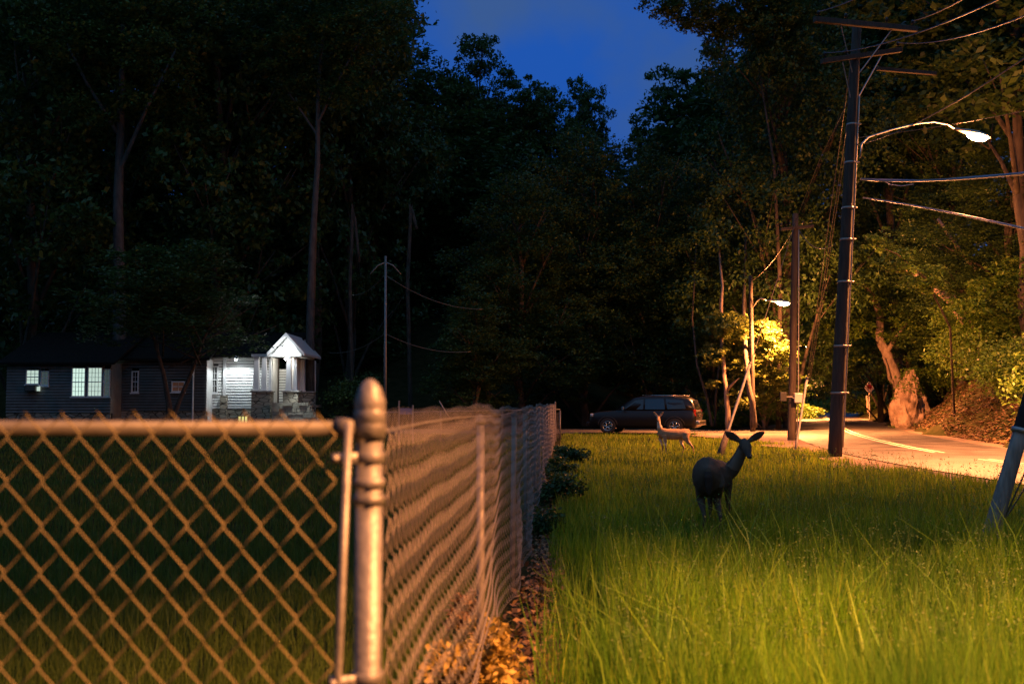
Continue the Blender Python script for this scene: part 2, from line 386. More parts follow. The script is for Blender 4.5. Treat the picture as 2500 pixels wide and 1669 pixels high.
def far_lamp(label, basepx, lamp_px, lamp_py, Y, power, hp, spill):
    t = empty('street_lamp', (0, 0, 0), label=label, cat='street lamp')
    B = at(basepx, 1060, Y); B.z = -.2; T = Vector((B.x, B.y, hp)); pole_mesh(B, T, .15, .1, t)
    L = at(lamp_px, lamp_py, Y-.6); st = on(B, T, L.z-.45)
    e = L - Vector((.5, 0, 0)); b = MB(); b.tube([st, st + (e-st)*.4 + Vector((0, 0, .28)), e + Vector((-.3, 0, .12)), e], .03, 8); b.build('lamp_arm', M['arm'], t, True)
    lp = lamp_head(t, e, (1, -.25, -.14), 1.25)
    cone_light('street_lamp_light', lp, power, t); glow('street_lamp_spill', lp, spill, t); cone_light('street_lamp_forward_light', lp, 15000, t, size=R(165), blend=.6, rot=(R(8), R(-82), 0))
    return t, T
tl2, T2 = far_lamp('bright street lamp shining in front of the second utility pole', 1838, 1896, 733, 52, 42000, 8.2, 5000)
tl3, T3 = far_lamp('farthest lit street lamp over the road bend, lowest of the three', 1898, 1958, 842, 95, 50000, 8.6, 4000)
# next lamp of the row, behind the photographer, whose light falls on fence and grass
t0 = empty('street_lamp', (0, 0, 0), label='street lamp of the same row standing behind the photographer', cat='street lamp')
pole_mesh(Vector((7.6, -.6, -.2)), Vector((7.6, -.6, 8.0)), .17, .12, t0)
b = MB(); b.tube([(7.6, -.6, 6.0), (7.2, -.5, 6.4), (6.1, -.3, 6.6), (5.3, -.1, 6.5)], .032, 8); b.build('lamp_arm', M['arm'], t0, True)
lp = lamp_head(t0, (5.3, -.1, 6.5), (-1, .3, -.1), .95)
cone_light('street_lamp_light', lp, 18500, t0, col=(1.0, .36, .105), size=R(119), blend=.5, rad=.10, rot=(R(1), R(3), 0))

# ------------------------------------------------------------------ wires
def wire(pts, r, name='overhead_wire', label=None, cat='wire', m='cable', group=None, sag=0, n=14):
    pts = [Vector(p) for p in pts]
    if len(pts) == 2:
        A, B = pts; pts = [A + (B-A)*(i/n) - Vector((0, 0, 4*sag*(i/n)*(1-i/n))) for i in range(n+1)]
    b = MB(); b.tube(pts, r, 6); o = b.build(name, M[m], None, True); return tag(o, label, cat, group)
wire([at(2102, 438, 27.5), at(2620, 410, 13)], .028, label='thick bright cable bundle running right from the nearest pole below its lamp', m='cablebright', sag=.10)
wire([at(2102, 436, 27.5), at(2250, 440, 22), at(2300, 438, 21), at(2420, 428, 17), at(2620, 416, 13)], .014, label='thin cable wrapped just under the bright bundle right of the pole', m='cablebright')
wire([at(2150, 437, 26), at(2172, 450, 25.5), at(2200, 454, 25), at(2230, 450, 24.5)], .012, label='short loose cable tail drooping below the bright bundle', m='cablebright')
wire([at(2108, 483, 27.4), at(2640, 590, 12)], .020, label='lower bright cable sloping down to the right edge of the photo', m='cablebright', sag=-.05)
for i, (p, q, lab) in enumerate((
    (ca1[0], at(2560, -300, 12), 'high wire from the left end of the top crossarm'),
    (ca1[3], at(2700, -260, 12), 'high wire from the right end of the top crossarm'),
    (ca2[0], at(2560, -60, 13), 'high wire from the left end of the second crossarm'),
    (ca2[3], at(2640, -20, 13), 'high wire from the right end of the second crossarm'),
    (on(P1, P1t, 8.8)+Vector((.15, 0, 0)), at(2620, 60, 13), 'dim wire rising from the pole past the lamp to the upper right'))):
    wire([p, q], .011, label=lab, sag=.25)
wire([on(P1, P1t, 9.0), at(2620, 245, 30)], .009, label='faint level wire crossing behind the lamp', sag=.1)
for i, (zt, lab) in enumerate(((11.2, 'upper guy wire'), (9.6, 'middle guy wire'), (8.9, 'lower guy wire'))):
    wire([on(P1, P1t, zt) + Vector((-.12, 0, 0)), at(1970 + i*4, 925, 32.6)], .013, name='guy_wire', label=lab+' running down from the leaning pole to the thin slanted guard', cat='guy wire')
wire([at(1950, 560, 40), at(2040, 595, 27.8)][::-1], .014, label='service wire from the second pole to the nearest pole', sag=.4)
wire([P2t + Vector((0, 0, -.3)), at(2003, 385, 30), on(P1, P1t, 10.4)], .010, label='thin wire rising from the top of the second pole')
wire([P2t + Vector((0, 0, -.5)), T2 + Vector((0, 0, -.3))], .012, label='wire from the second pole to the lamp pole behind it', sag=.3)
wire([T2, T3], .012, label='wire between the two farthest lamp poles', sag=.8)
wire([P2t + Vector((0, 0, -.35)), at(1832, 888, 30.6)], .010, name='guy_wire', label='guy wire from the second pole down to the thick slanted guard', cat='guy wire')

# guy guards and leaning post
def guard(A, B, r, label, m, base_r=None, bl=.3):
    t = empty('guy_guard', (A.x, A.y, 0), label=label, cat='guy guard')
    b = MB(); off = Vector((A.x, A.y, 0)); b.tube([A-off + (B-A)*i/6 for i in range(7)], r, 10); b.build('guard_tube', M[m], t, True)
    if base_r:
        b = MB(); b.tube([A-off, A-off + (B-A)*bl], [base_r, base_r*.8], 10); b.build('anchor_sleeve', M['polewood'], t, True)
    b = MB(); b.tube([B-off, B-off+(B-A).normalized()*.05], r*1.35, 10); b.build('cap', M[m], t, True)
    return t
guard(at(1752, 1128, 28.0), at(1831, 889, 30.6), .045, 'slanting grey guy guard with a thick sleeve rising behind the dark deer', 'guardgrey', .105, .3)
guard(at(1941, 1105, 31.0), at(1970, 925, 32.6), .042, 'thin pale slanting guy guard between the two utility poles', 'guardgrey')
tp = empty('leaning_post', tuple(at(2402, 1345, 9.9)), label='thick weathered grey post leaning right at the right edge of the grass', cat='post')
o0 = Vector(tp.location); A = at(2400, 1370, 9.9) - o0; B = at(2502, 1020, 9.9) - o0; D = (B-A)
b = MB(); b.tube([A - D*.15 + D*1.05*i/8 for i in range(9)], [.086 - .002*i for i in range(9)], 16); b.build('shaft', M['oldwood'], tp, True)
b = MB(); b.tube([A + D*.9, A + D*1.9], [.076, .070], 16); b.build('upper_sleeve', mat('dark_sleeve', (.03, .032, .045), .7), tp, True)
b = MB(); b.tube([A + D*.895, A + D*.925], .092, 16); b.build('band', M['conduit'], tp, True)
wire([at(2440, 1290, 9.9), at(2540, 1060, 9.7)], .008, name='guy_wire', label='thin rusty wire slanting beside the leaning post', cat='guy wire', sag=.02)
wire([at(2452, 1270, 9.8), at(2600, 1020, 9.6)], .008, name='guy_wire', label='second thin wire fanning right of the leaning post', cat='guy wire', sag=.02)

# ------------------------------------------------------------------ chain-link fences
PW, PH = .0755, .0935
def chain(A, B, ztop, zbot, r, sides=5, disp=None, depth=.0028):
    """returns V,F of zigzag wires between plan points A and B"""
    A = np.array(A, float); B = np.array(B, float); L = np.linalg.norm(B-A); t = (B-A)/L; nrm = np.array([-t[1], t[0]])
    nw = int(L/(PW/2)); ns = int((ztop-zbot)/(PH/2))
    i = np.arange(nw)[:, None]; j = np.arange(ns+1)[None, :]
    par = (i+j) % 2
    def d2(a): return np.repeat(a, 2, axis=1)
    sg = d2((i + par)*(PW/2) + 0.0*j); z = d2(ztop - j*(PH/2) + 0*i)
    jj = np.repeat(np.arange(ns+1), 2)[None, :]*2 + np.tile([0, 1], ns+1)[None, :]
    dd = depth
    off = np.where((jj//2) % 2 == 0, np.where(jj % 2 == 0, -dd, dd), np.where(jj % 2 == 0, dd, -dd)) + 0*sg
    z = z + np.where(jj % 2 == 0, .0022, -.0022)
    par2 = d2(par); s = sg + np.where(par2 == 1, 1, -1)*r*.5
    if disp is not None:
        do, dz = disp(s, z); off = off + do; z = z + dz
    P = np.stack([A[0]+t[0]*s+nrm[0]*off, A[1]+t[1]*s+nrm[1]*off, z], -1)
    T = np.gradient(P, axis=1); T /= np.linalg.norm(T, axis=2, keepdims=True)
    U1 = np.cross(T, np.array([nrm[0]*.6, nrm[1]*.6, .8])[None, None]); U1 /= np.linalg.norm(U1, axis=2, keepdims=True); U2 = np.cross(T, U1)
    ang = np.arange(sides)/sides*2*math.pi; npn = P.shape[1]
    V = (P[:, :, None, :] + (U1[:, :, None, :]*np.cos(ang)[None, None, :, None] + U2[:, :, None, :]*np.sin(ang)[None, None, :, None])*r).reshape(-1, 3)
    base = ((np.arange(nw)[:, None]*npn + np.arange(npn-1)[None, :])*sides)[:, :, None]
    kk = np.arange(sides)[None, None]; k2 = (kk+1) % sides
    Fq = np.stack([base+kk, base+k2, base+sides+k2, base+sides+kk], -1).reshape(-1, 4)
    return V, Fq
CP = (-.302, 2.12)
tA = empty('chain_link_fence', (0, 0, 0), label='near run of chain-link fence in the left foreground with the round steel corner post', cat='fence')
V, Fq = chain((-3.5, 2.07), (-.35, 2.07), 1.480, .04, .0015, 8, lambda s, z: (.004*np.sin(s*7+z*3), .004*np.sin(s*5)), .0022)
link('fence_mesh', mesh_np('fence_mesh', V, Fq, True, M['wire']), tA)
b = MB(); b.tube([(-3.6, 2.098, 1.452), (-.33, 2.11, 1.448)], .0165, 16); b.build('top_rail', M['rail'], tA, True)
b = MB(); b.tube([(-3.6, 2.095, .07), (-.32, 2.10, .07)], .0025, 6); b.build('bottom_wire', M['wire'], tA, True)
b = MB(); b.tube([(-.339, 2.075, 1.46), (-.356, 2.075, .95), (-.368, 2.075, .4), (-.37, 2.075, .05)], .0085, 8); b.build('tension_bar', M['galv'], tA, True)
b = MB(); b.lathe((CP[0], CP[1], 0), [(.0285, -.3), (.0285, 1.47)], 28); cpost = b.build('corner_post', M['galv'], tA, True)
b = MB(); b.lathe((CP[0], CP[1], 1.425), [(.0335, 0), (.0335, .03), (.032, .034), (.034, .038), (.034, .058), (.0315, .062), (.033, .068), (.033, .078), (.030, .09), (.024, .108), (.015, .121), (.006, .127), (.001, .128)], 28); b.build('post_cap', M['galv'], cpost, True)
for z in (1.387, .932, .5, .15):
    b = MB(); b.lathe((CP[0], CP[1], z-.012), [(.0305, 0), (.0335, .002), (.0335, .022), (.0305, .024)], 28)
    b.box((CP[0]-.072, CP[1]-.040, z-.011), (CP[0]-.02, CP[1]-.033, z+.011)); b.box((CP[0]-.072, CP[1]-.048, z-.0105), (CP[0]-.035, CP[1]-.0395, z+.0105))
    b.tube([(CP[0]-.063, CP[1]-.062, z), (CP[0]-.063, CP[1]-.02, z)], .0075, 8); b.build('brace_band', M['galv'], cpost, True)
for z in (1.335, 1.30):
    b = MB(); b.lathe((CP[0], CP[1], z-.012), [(.0305, 0), (.034, .002), (.034, .018), (.0305, .02)], 28); b.build('brace_band', M['galv'], cpost, True)
b = MB(); b.tube([(-.372, 2.11, 1.449), (-.332, 2.112, 1.449)], .022, 14); b.build('rail_cup', M['rail'], tA, True)

tB = empty('chain_link_fence', (0, 0, 0), label='long sagging chain-link fence running from the corner post away beside the grass', cat='fence')
FA, FB = np.array([-.276, 2.18]), np.array([1.73, 40.0])
def dispB(s, z):
    k = np.clip(s/3, 0, 1)
    do = k*(.022*np.sin(s*1.5+.6) + .018*np.sin(s*.63) + .022*np.sin(s*3.1)*(1.5-z)) + .05*k*np.exp(-((z-.55)/.3)**2)*np.sin(s*2.1)
    dz = k*(.012*np.sin(s*1.05) + .012*np.sin(s*2.7+1)) - .03*np.exp(-((s-7.5)/1.5)**2) + .004*np.sin(s*9)
    return do, dz
V, Fq = chain(FA, FB, 1.482, .05, .00125, 4, dispB, .005)
link('fence_mesh', mesh_np('fence_mesh', V, Fq, True, M['wirefar']), tB)
tt = (FB-FA)/np.linalg.norm(FB-FA)
for s in np.arange(3.1, 38, 3.05):
    p = FA + tt*s; b = MB(); lx = random.uniform(-.02, .02)
    b.tube([(p[0]-.05, p[1], -.2), (p[0]-.05+lx, p[1], 1.40)], .021, 12); o = b.build('line_post', M['wirefar'], tB, True)
    b = MB(); b.lathe((p[0]-.05+lx, p[1], 1.39), [(.026, 0), (.026, .02), (.018, .045), (.004, .055)], 12); b.build('post_cap', M['galv'], o, True)
b = MB(); ss = np.linspace(0, 37.8, 80)
b.tube([(FA[0]+tt[0]*s-.03, FA[1]+tt[1]*s, 1.435 + .01*math.sin(s)) for s in ss], .0035, 6); b.build('top_wire', M['galv'], tB, True)
b = MB(); b.tube([(FB[0], FB[1], -.2), (FB[0], FB[1], 1.52)], .035, 12); o = b.build('end_post', M['galv'], tB, True)
b = MB(); b.lathe((FB[0], FB[1], 1.51), [(.04, 0), (.04, .03), (.02, .07), (.003, .085)], 12); b.build('post_cap', M['galv'], o, True)

tC = empty('chain_link_fence', (0, 0, 0), label='far low chain-link fence crossing behind the end of the long fence in the dark yard', cat='fence')
FC = np.array([-5.2, 38.0]); FD = np.array([10.5, 49.0]); FD = np.array([2.0, 41.5])
V, Fq = chain(FC, FD, 1.15, .05, .004, 3); link('fence_mesh', mesh_np('fence_mesh', V, Fq, True, M['wirefar']), tC)
tt2 = (FD-FC)/np.linalg.norm(FD-FC)
b = MB(); b.tube([(FC[0], FC[1], 1.16), (FD[0], FD[1], 1.26)], .022, 8); b.build('top_rail', M['galv'], tC, True)
for s in np.linspace(0, np.linalg.norm(FD-FC), 4):
    p = FC+tt2*s; b = MB(); b.tube([(p[0], p[1], -.2), (p[0], p[1], 1.22)], .03, 8); b.build('line_post', M['galv'], tC, True)
# small blue board between two posts
c = at(990, 1004, 38)
t = empty('sign_board', (c.x, c.y, 0), label='small blue board held between two short posts in the dark yard', cat='sign')
for dx_, h in ((-.25, 1.62), (.28, 1.45)):
    b = MB(); b.box((dx_-.03, -.03, -.1), (dx_+.03, .03, h)); b.build('post', M['oldwood'], t)
b = MB(); b.box((-.215, -.02, c.z-.11), (.245, .02, c.z+.12)); b.build('board', M['bluesign'], t, bevel=.01)
b = MB(); b.tube([at(1098, 1022, 36), at(1072, 978, 36)], [.028, .022], 8); b.build('leaning_stick', M['oldwood'], None, True); tag(bpy.context.scene.objects['leaning_stick'], 'pale stick leaning left against the far yard fence', 'stick')

# ------------------------------------------------------------------ yard pole
c = at(941, 1030, 45)
t = empty('yard_pole', (c.x, c.y, 0), label='thin bare metal pole with drooping wires in the dark yard behind the corner post', cat='pole')
b = MB(); b.tube([(0, 0, -.2), (-.03, 0, 3), (-.05, 0, at(940, 625, 45).z)], [.075, .065, .05], 12); b.build('shaft', M['galv'], t, True)
tz = at(940, 640, 45).z
for sx in (-1, 1):
    b = MB(); b.tube([(-.05, 0, tz), (sx*.35-.05, 0, tz-.15), (sx*.7-.05, 0, tz-.55)], [.03, .025, .02], 6); b.build('crossarm', M['oldwood'], t, True)
for (x0, y0, x1, y1, lab, s) in ((938, 672, 860, 720, 'wire drooping left from the top of the thin yard pole', .25), (942, 672, 1180, 755, 'long wire drooping right from the top of the thin yard pole', .4),
                              (938, 815, 800, 860, 'low wire drooping left from the middle of the yard pole', .3), (942, 815, 1150, 858, 'low wire drooping right from the middle of the yard pole', .3)):
    wire([at(x0, y0, 45), at(x1, y1, 47)], .016, label=lab, sag=s)

# ------------------------------------------------------------------ house
def X(px, Y): return at(px, 985, Y).x
def Z(py, Y): return at(600, py, Y).z
H = empty('house', (X(500, 57), 57, 0), label='long low white clapboard house with a lit gabled stone porch', cat='house')
ho = Vector(H.location)
def hb(mb, name, m, parent=None, bevel=0, smooth=False):
    mb.v = [(v[0]-ho.x, v[1]-ho.y, v[2]) if parent is None or True else v for v in mb.v]
    return mb.build(name, M[m] if isinstance(m, str) else m, parent or H, smooth, bevel)
def clap(x0, x1, y, z0, z1, step=.125, holes=()):
    """siding boards on a wall facing -y; each board slopes out to its bottom edge"""
    mb = MB(); z = z0
    while z < z1 - 1e-3:
        zt = min(z+step, z1); spans = [(x0, x1)]
        for (hx0, hx1, hz0, hz1) in holes:
            if zt > hz0 + .01 and z < hz1 - .01:
                ns = []
                for a, c in spans:
                    if hx0 > a: ns.append((a, min(c, hx0)))
                    if hx1 < c: ns.append((max(a, hx1), c))
                    if hx1 <= a or hx0 >= c: ns.append((a, c)) if (a, c) not in ns else None
                spans = ns
        for a, c in spans:
            if c-a < .01: continue
            mb.add([(a, y-.055, z+.03), (c, y-.055, z+.03), (c, y-.002, zt), (a, y-.002, zt), (a, y+.04, z+.03), (c, y+.04, z+.03), (c, y+.08, zt), (a, y+.08, zt)],
                   [(0,1,2,3), (4,7,6,5), (0,4,5,1), (3,2,6,7), (0,3,7,4), (1,5,6,2)])
        z = zt
    return mb
YL, YM, YR = 54.5, 56.0, 57.2
# lit wing
eave = Z(869, YR); fnd = Z(991, YR)
wx0, wx1 = X(505, YR), X(662, YR)
win = (X(513, YR), X(532, YR), Z(960, YR), Z(893, YR))
hb(clap(wx0, wx1, YR, fnd, eave, .16, [win]), 'wall', 'siding')
mb = MB(); mb.box((wx0, YR+.081, fnd), (wx1, YR+.12, eave)); hb(mb, 'wall_backing', mat('gap_shade_sheet', (.05,.05,.05), .9))  # dark sheet behind the boards, colouring in the shade of the gaps
mb = MB(); mb.box((wx0, YR-.02, -.2), (wx1, YR+.3, fnd-.14)); fo = hb(mb, 'foundation', 'stone')
mb = MB(); mb.box((wx0-.02, YR-.05, fnd-.14), (wx1, YR+.1, fnd-.002)); hb(mb, 'sill_board', 'white')
mb = MB(); mb.box((X(545, YR), YR-.14, fnd+.6), (X(552, YR), YR-.034, eave)); hb(mb, 'pilaster', 'white')
mb = MB(); mb.box((X(540, YR), YR-.30, -.2), (X(557, YR), YR-.034, fnd+.6)); hb(mb, 'stone_pier', 'stone', bevel=.03)
for a, bb in ((X(505, YR)-.03, X(508, YR)), ):
    mb = MB(); mb.box((a, YR-.05, fnd), (bb, YR-.032, eave)); hb(mb, 'corner_trim', 'white')
litglass = mat('lit_window_glass', (.5,.55,.5), .2, emit=(.78,1.0,.86), estr=.62)
litglass2 = mat('bright_window_glass', (.5,.55,.5), .2, emit=(.74,1.0,.86), estr=.85)
warmglass = mat('warm_lit_glass', (.5,.45,.3), .2, emit=(1.0,.80,.42), estr=1.1)
dimglass = mat('dim_window_glass', (.2,.2,.2), .1, emit=(.55,.8,.7), estr=.07)
redglass = mat('curtained_window_glass', (.2,.1,.08), .3, emit=(1,.45,.25), estr=.035)
def window(x0, x1, z0, z1, y, gm, nx=2, nz=4, fw=.07, sill=True, bar=.022):
    mb = MB(); f = fw
    mb.box((x0-f, y-.06, z0-f), (x0, y+.02, z1+f)); mb.box((x1, y-.06, z0-f), (x1+f, y+.02, z1+f))
    mb.box((x0, y-.06, z1), (x1, y+.02, z1+f)); mb.box((x0, y-.06, z0-f), (x1, y+.02, z0))
    zm = (z0+z1)/2; mb.box((x0, y-.045, zm-.025), (x1, y+.01, zm+.025))
    for i in range(1, nx): xx = x0+(x1-x0)*i/nx; mb.box((xx-bar/2, y-.03, z0), (xx+bar/2, y+.005, z1))
    for i in range(1, nz):
        if i*2 == nz: continue
        z = z0+(z1-z0)*i/nz; mb.box((x0, y-.028, z-bar/2), (x1, y+.004, z+bar/2))
    o = hb(mb, 'window', 'white')
    mb = MB(); mb.box((x0, y+.012, z0), (x1, y+.03, z1)); hb(mb, 'pane', gm, o)
    if sill:
        mb = MB(); mb.box((x0-f-.05, y-.12, z0-f-.07), (x1+f+.05, y-.062, z0-f)); hb(mb, 'sill', 'white', o)
    return o
window(win[0]+.07, win[1]-.07, win[2]+.07, win[3]-.07, YR, M['glass'], 2, 4)
# basement window
mb = MB(); mb.box((X(582, YR), YR-.035, Z(1036, YR)), (X(606, YR), YR-.021, Z(1016, YR))); bw = hb(mb, 'basement_window', mat('basement_glass', (.5,.45,.2), .3, emit=(.95,.85,.28), estr=1.0))
mb = MB()
for i in range(4):
    xx = X(582, YR) + (X(606, YR)-X(582, YR))*i/3; mb.box((xx-.03, YR-.05, Z(1036, YR)), (xx+.03, YR-.036, Z(1016, YR)))
hb(mb, 'bar', 'oldwood', bw)
# roof over lit wing and the middle
def roof(x0, x1, y0, y1, ze, zr, th=.12, ov=.35, name='roof'):
    mb = MB(); ym = (y0+y1)/2
    for ya, yb in ((y0-ov, ym), (y1+ov, ym)):
        za = ze - (zr-ze)/(ym-y0)*ov
        mb.add([(x0, ya, za), (x1, ya, za), (x1, yb, zr), (x0, yb, zr), (x0, ya, za+th), (x1, ya, za+th), (x1, yb, zr+th), (x0, yb, zr+th)],
               [(0,3,2,1), (4,5,6,7), (0,1,5,4), (1,2,6,5), (2,3,7,6), (3,0,4,7)])
    return hb(mb, name, 'roof')
roof(X(500, YR), X(735, YR)-.4, YR, YR+7, eave+.05, eave+1.5)
mb = MB(); mb.box((X(505, YR), YR-.33, eave-.09), (X(660, YR), YR-.29, eave+.01)); hb(mb, 'gutter', 'white')
mb = MB(); mb.box((X(660, YR)+.9, YR+.4, -.2), (X(735, YR)-.45, YR+6.5, eave)); hb(mb, 'wall', 'siding')
# middle section: nearer, unlit
em = Z(876, YM); mx0, mx1 = X(270, YM), X(503, YM)
w1 = (X(418, YM), X(452, YM), Z(957, YM), Z(930, YM)); w2 = (X(320, YM), X(338, YM), Z(958, YM), Z(905, YM))
hb(clap(mx0, mx1, YM, Z(1003, YM), em, .16, [w1, w2]), 'wall', mat('baked_shade_clapboard', (.13,.125,.12), .7, 0, (.10,.095,.09), 3))  # white siding darkened in its colour to stand for shade
mb = MB(); mb.box((mx0, YM, -.2), (mx1, YM+.3, Z(1003, YM)-.002)); hb(mb, 'foundation', 'stone')
mb = MB(); mb.box((mx1-.02, YM+.085, -.2), (mx1, YR+.3, em)); hb(mb, 'wall', 'siding')
window(w1[0]+.07, w1[1]-.07, w1[2]+.07, w1[3]-.07, YM, redglass, 2, 2)
window(w2[0]+.07, w2[1]-.07, w2[2]+.07, w2[3]-.07, YM, M['glass'], 2, 4)
roof(mx0-.3, mx1+.25, YM, YM+8, em+.05, em+1.7)
mb = MB(); mb.tube([(X(472, YM), YM-.1, em-.1), (X(472, YM), YM-.1, .1)], .05, 8); hb(mb, 'downspout', 'white')
# left wing: nearest
el = Z(886, YL); lx0, lx1 = X(15, YL), X(270, YL)
wl = [(X(62, YL), X(95, YL), Z(938, YL), Z(902, YL)), (X(98, YL), X(118, YL), Z(941, YL), Z(905, YL)), (X(174, YL), X(208, YL), Z(968, YL), Z(897, YL)), (X(213, YL), X(249, YL), Z(968, YL), Z(896, YL)), (X(252, YL), X(268, YL), Z(968, YL), Z(900, YL))]
hb(clap(lx0, lx1, YL, Z(1008, YL), el, .16, wl), 'wall', mat('baked_shade_side_clapboard', (.17,.17,.16), .7, 0, (.13,.13,.125), 3))  # same white siding with shade mixed into a darker colour
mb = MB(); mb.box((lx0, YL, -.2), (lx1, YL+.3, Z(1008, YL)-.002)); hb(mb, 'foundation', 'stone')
mb = MB(); mb.box((lx1-.02, YL+.085, -.2), (lx1, YM+.3, el)); hb(mb, 'wall', bpy.data.materials['baked_shade_side_clapboard'])
gms = [litglass, dimglass, litglass2, litglass, dimglass]; nn = [(3, 4), (2, 4), (4, 5), (4, 6), (2, 6)]
for wv, gm, (a, c2) in zip(wl, gms, nn): window(wv[0]+.05, wv[1]-.05, wv[2]+.05, wv[3]-.05, YL, gm, a, c2 if c2 % 2 == 0 else c2+1, .05)
roof(lx0-.4, lx1+.3, YL, YL+9, el+.05, el+1.9)
acx = X(80, YL); ac = empty('air_conditioner', (acx, YL-.35, Z(955, YL)), label='boxy window air conditioner below the small lit window at far left', cat='air conditioner')
b = MB(); b.box((-.28, -.05, 0), (.28, .27, .34)); b.build('casing', M['plastic'], ac, bevel=.02)
b = MB()
for i in range(7): b.box((-.24, -.06, .05+i*.04), (.24, -.052, .07+i*.04))
b.build('grille', M['conduit'], ac)
b = MB(); b.box((.31, .1, .02), (.42, .27, .25)); b.build('side_panel', litglass, ac)
# porch
YP = 55.9
pz = Z(988, YP)      # porch floor
gx0, gx1 = X(658, YP), X(738, YP); gz0 = Z(866, YP); gx, gzt = X(699, YP), Z(820, YP)
def stonebox(x0, x1, y0, y1, z0, z1, name='stone_pier'):
    mb = MB(); mb.box((x0, y0, z0), (x1, y1, z1)); return hb(mb, name, 'stone', bevel=.04)
def capstone(x0, x1, y0, y1, z): mb = MB(); mb.box((x0-.06, y0-.06, z), (x1+.06, y1+.06, z+.09)); return hb(mb, 'pier_cap', mat('cap_stone', (.35,.33,.30), .8, 0, (.28,.26,.23), 4), bevel=.02)
pA = (X(613, YP), X(660, YP)); pB = (X(690, YP), X(727, YP))
zc = Z(957, YP)
stonebox(pA[0], pA[1], YP, YP+.8, -.2, zc); capstone(pA[0], pA[1], YP, YP+.8, zc)
stonebox(pB[0], pB[1], YP, YP+.8, pz, zc); capstone(pB[0], pB[1], YP, YP+.8, zc)
stonebox(pB[0]+.1, pB[1]+.3, YP+3.0, YP+3.6, pz, zc); capstone(pB[0]+.1, pB[1]+.3, YP+3.0, YP+3.6, zc)
def column(x0, x1, y, z0, z1, d=.34):
    mb = MB(); t_ = .05
    mb.loft([[(x0, y, z0), (x1, y, z0), (x1, y+d, z0), (x0, y+d, z0)], [(x0+t_, y+t_, z1), (x1-t_, y+t_, z1), (x1-t_, y+d-t_, z1), (x0+t_, y+d-t_, z1)]])
    mb.box((x0-.03, y-.03, z0), (x1+.03, y+d+.03, z0+.07)); mb.box((x0+.02, y+.015, z1-.08), (x1-.02, y+d-.015, z1))
    return hb(mb, 'column', 'white', bevel=.008)
zt = Z(870, YP)
for a, c2, yy in ((615, 630, YP+.1), (634, 648, YP+.15), (650, 658, YP+.35), (695, 709, YP+.1), (711, 721, YP+.35)):
    column(X(a, YP), X(c2, YP), yy, zc+.09, zt, .3)
column(pB[0]+.25, pB[0]+.55, YP+3.1, zc+.09, zt)
# beam, gable
mb = MB(); mb.box((pA[0]-.05, YP+.06, zt), (gx1-.1, YP+.5, zt+.14)); hb(mb, 'beam', 'white')
mb = MB(); mb.box((gx1-.5, YP+.51, zt), (gx1-.15, YP+4, zt+.14)); hb(mb, 'beam', 'white')
gb = zt+.142
mb = MB(); mb.prism([(gx0+.12, YP+.1, gb), (gx1-.12, YP+.1, gb), (gx, YP+.1, gzt-.08)], (0, .12, 0)); hb(mb, 'gable_wall', 'siding')
dpt = 4.6
for sx, ex in ((-1, gx0-.1), (1, gx1+.14)):
    mb = MB(); ze = gb-.10
    mb.add([(gx, YP-.35, gzt), (ex, YP-.35, ze), (ex, YP-.35, ze+.13), (gx, YP-.35, gzt+.15), (gx, YP+dpt, gzt), (ex, YP+dpt, ze), (ex, YP+dpt, ze+.13), (gx, YP+dpt, gzt+.15)],
           [(0,1,2,3), (4,7,6,5), (0,4,5,1), (1,5,6,2), (2,6,7,3), (3,7,4,0)])
    hb(mb, 'porch_roof', mat('pale_roof_edge', (.40,.39,.37), .8))
    mb = MB(); mb.add([(gx, YP-.38, gzt-.04), (ex, YP-.38, ze-.04), (ex, YP-.38, ze+.15), (gx, YP-.38, gzt+.17), (gx, YP-.353, gzt-.04), (ex, YP-.353, ze-.04), (ex, YP-.353, ze+.15), (gx, YP-.353, gzt+.17)],
           [(0,1,2,3), (4,7,6,5), (0,4,5,1), (1,5,6,2), (2,6,7,3), (3,7,4,0)]); hb(mb, 'bargeboard', 'white')
# porch interior: back wall with door, floor, ceiling
yb = YP+2.6
mb = MB(); mb.box((X(662, YR), YR+.1, pz), (X(664, YR), yb, zt)); hb(mb, 'wall', 'siding')
hb(clap(X(681, yb), X(700, yb)+.6, yb, pz, Z(900, yb), .16), 'wall', 'siding')
mb = MB(); mb.box((X(655, yb), yb-.02, pz), (X(681, yb)-.04, yb+.1, zt)); hb(mb, 'back_wall', mat('brown_door_surround', (.12,.09,.07), .7))
mb = MB(); mb.box((X(663, yb), yb-.10, pz), (X(674, yb), yb-.04, Z(893, yb))); dr = hb(mb, 'door', 'plastic')
mb = MB()
for i in range(5):
    z0 = Z(942, yb)+i*.30; mb.box((X(664.5, yb), yb-.112, z0), (X(672.5, yb), yb-.102, z0+.27))
hb(mb, 'door_glass', warmglass, dr)
mb = MB(); mb.box((pA[0], YP+.82, pz-.15), (pB[1]+.6, YP+4, pz)); hb(mb, 'porch_floor', 'stone')
mb = MB(); mb.box((pA[0]+.05, YP+.55, zt+.145), (gx1-.2, YP+dpt-.1, zt+.18)); hb(mb, 'porch_ceiling', mat('porch_ceiling_boards', (.20,.15,.11), .8))
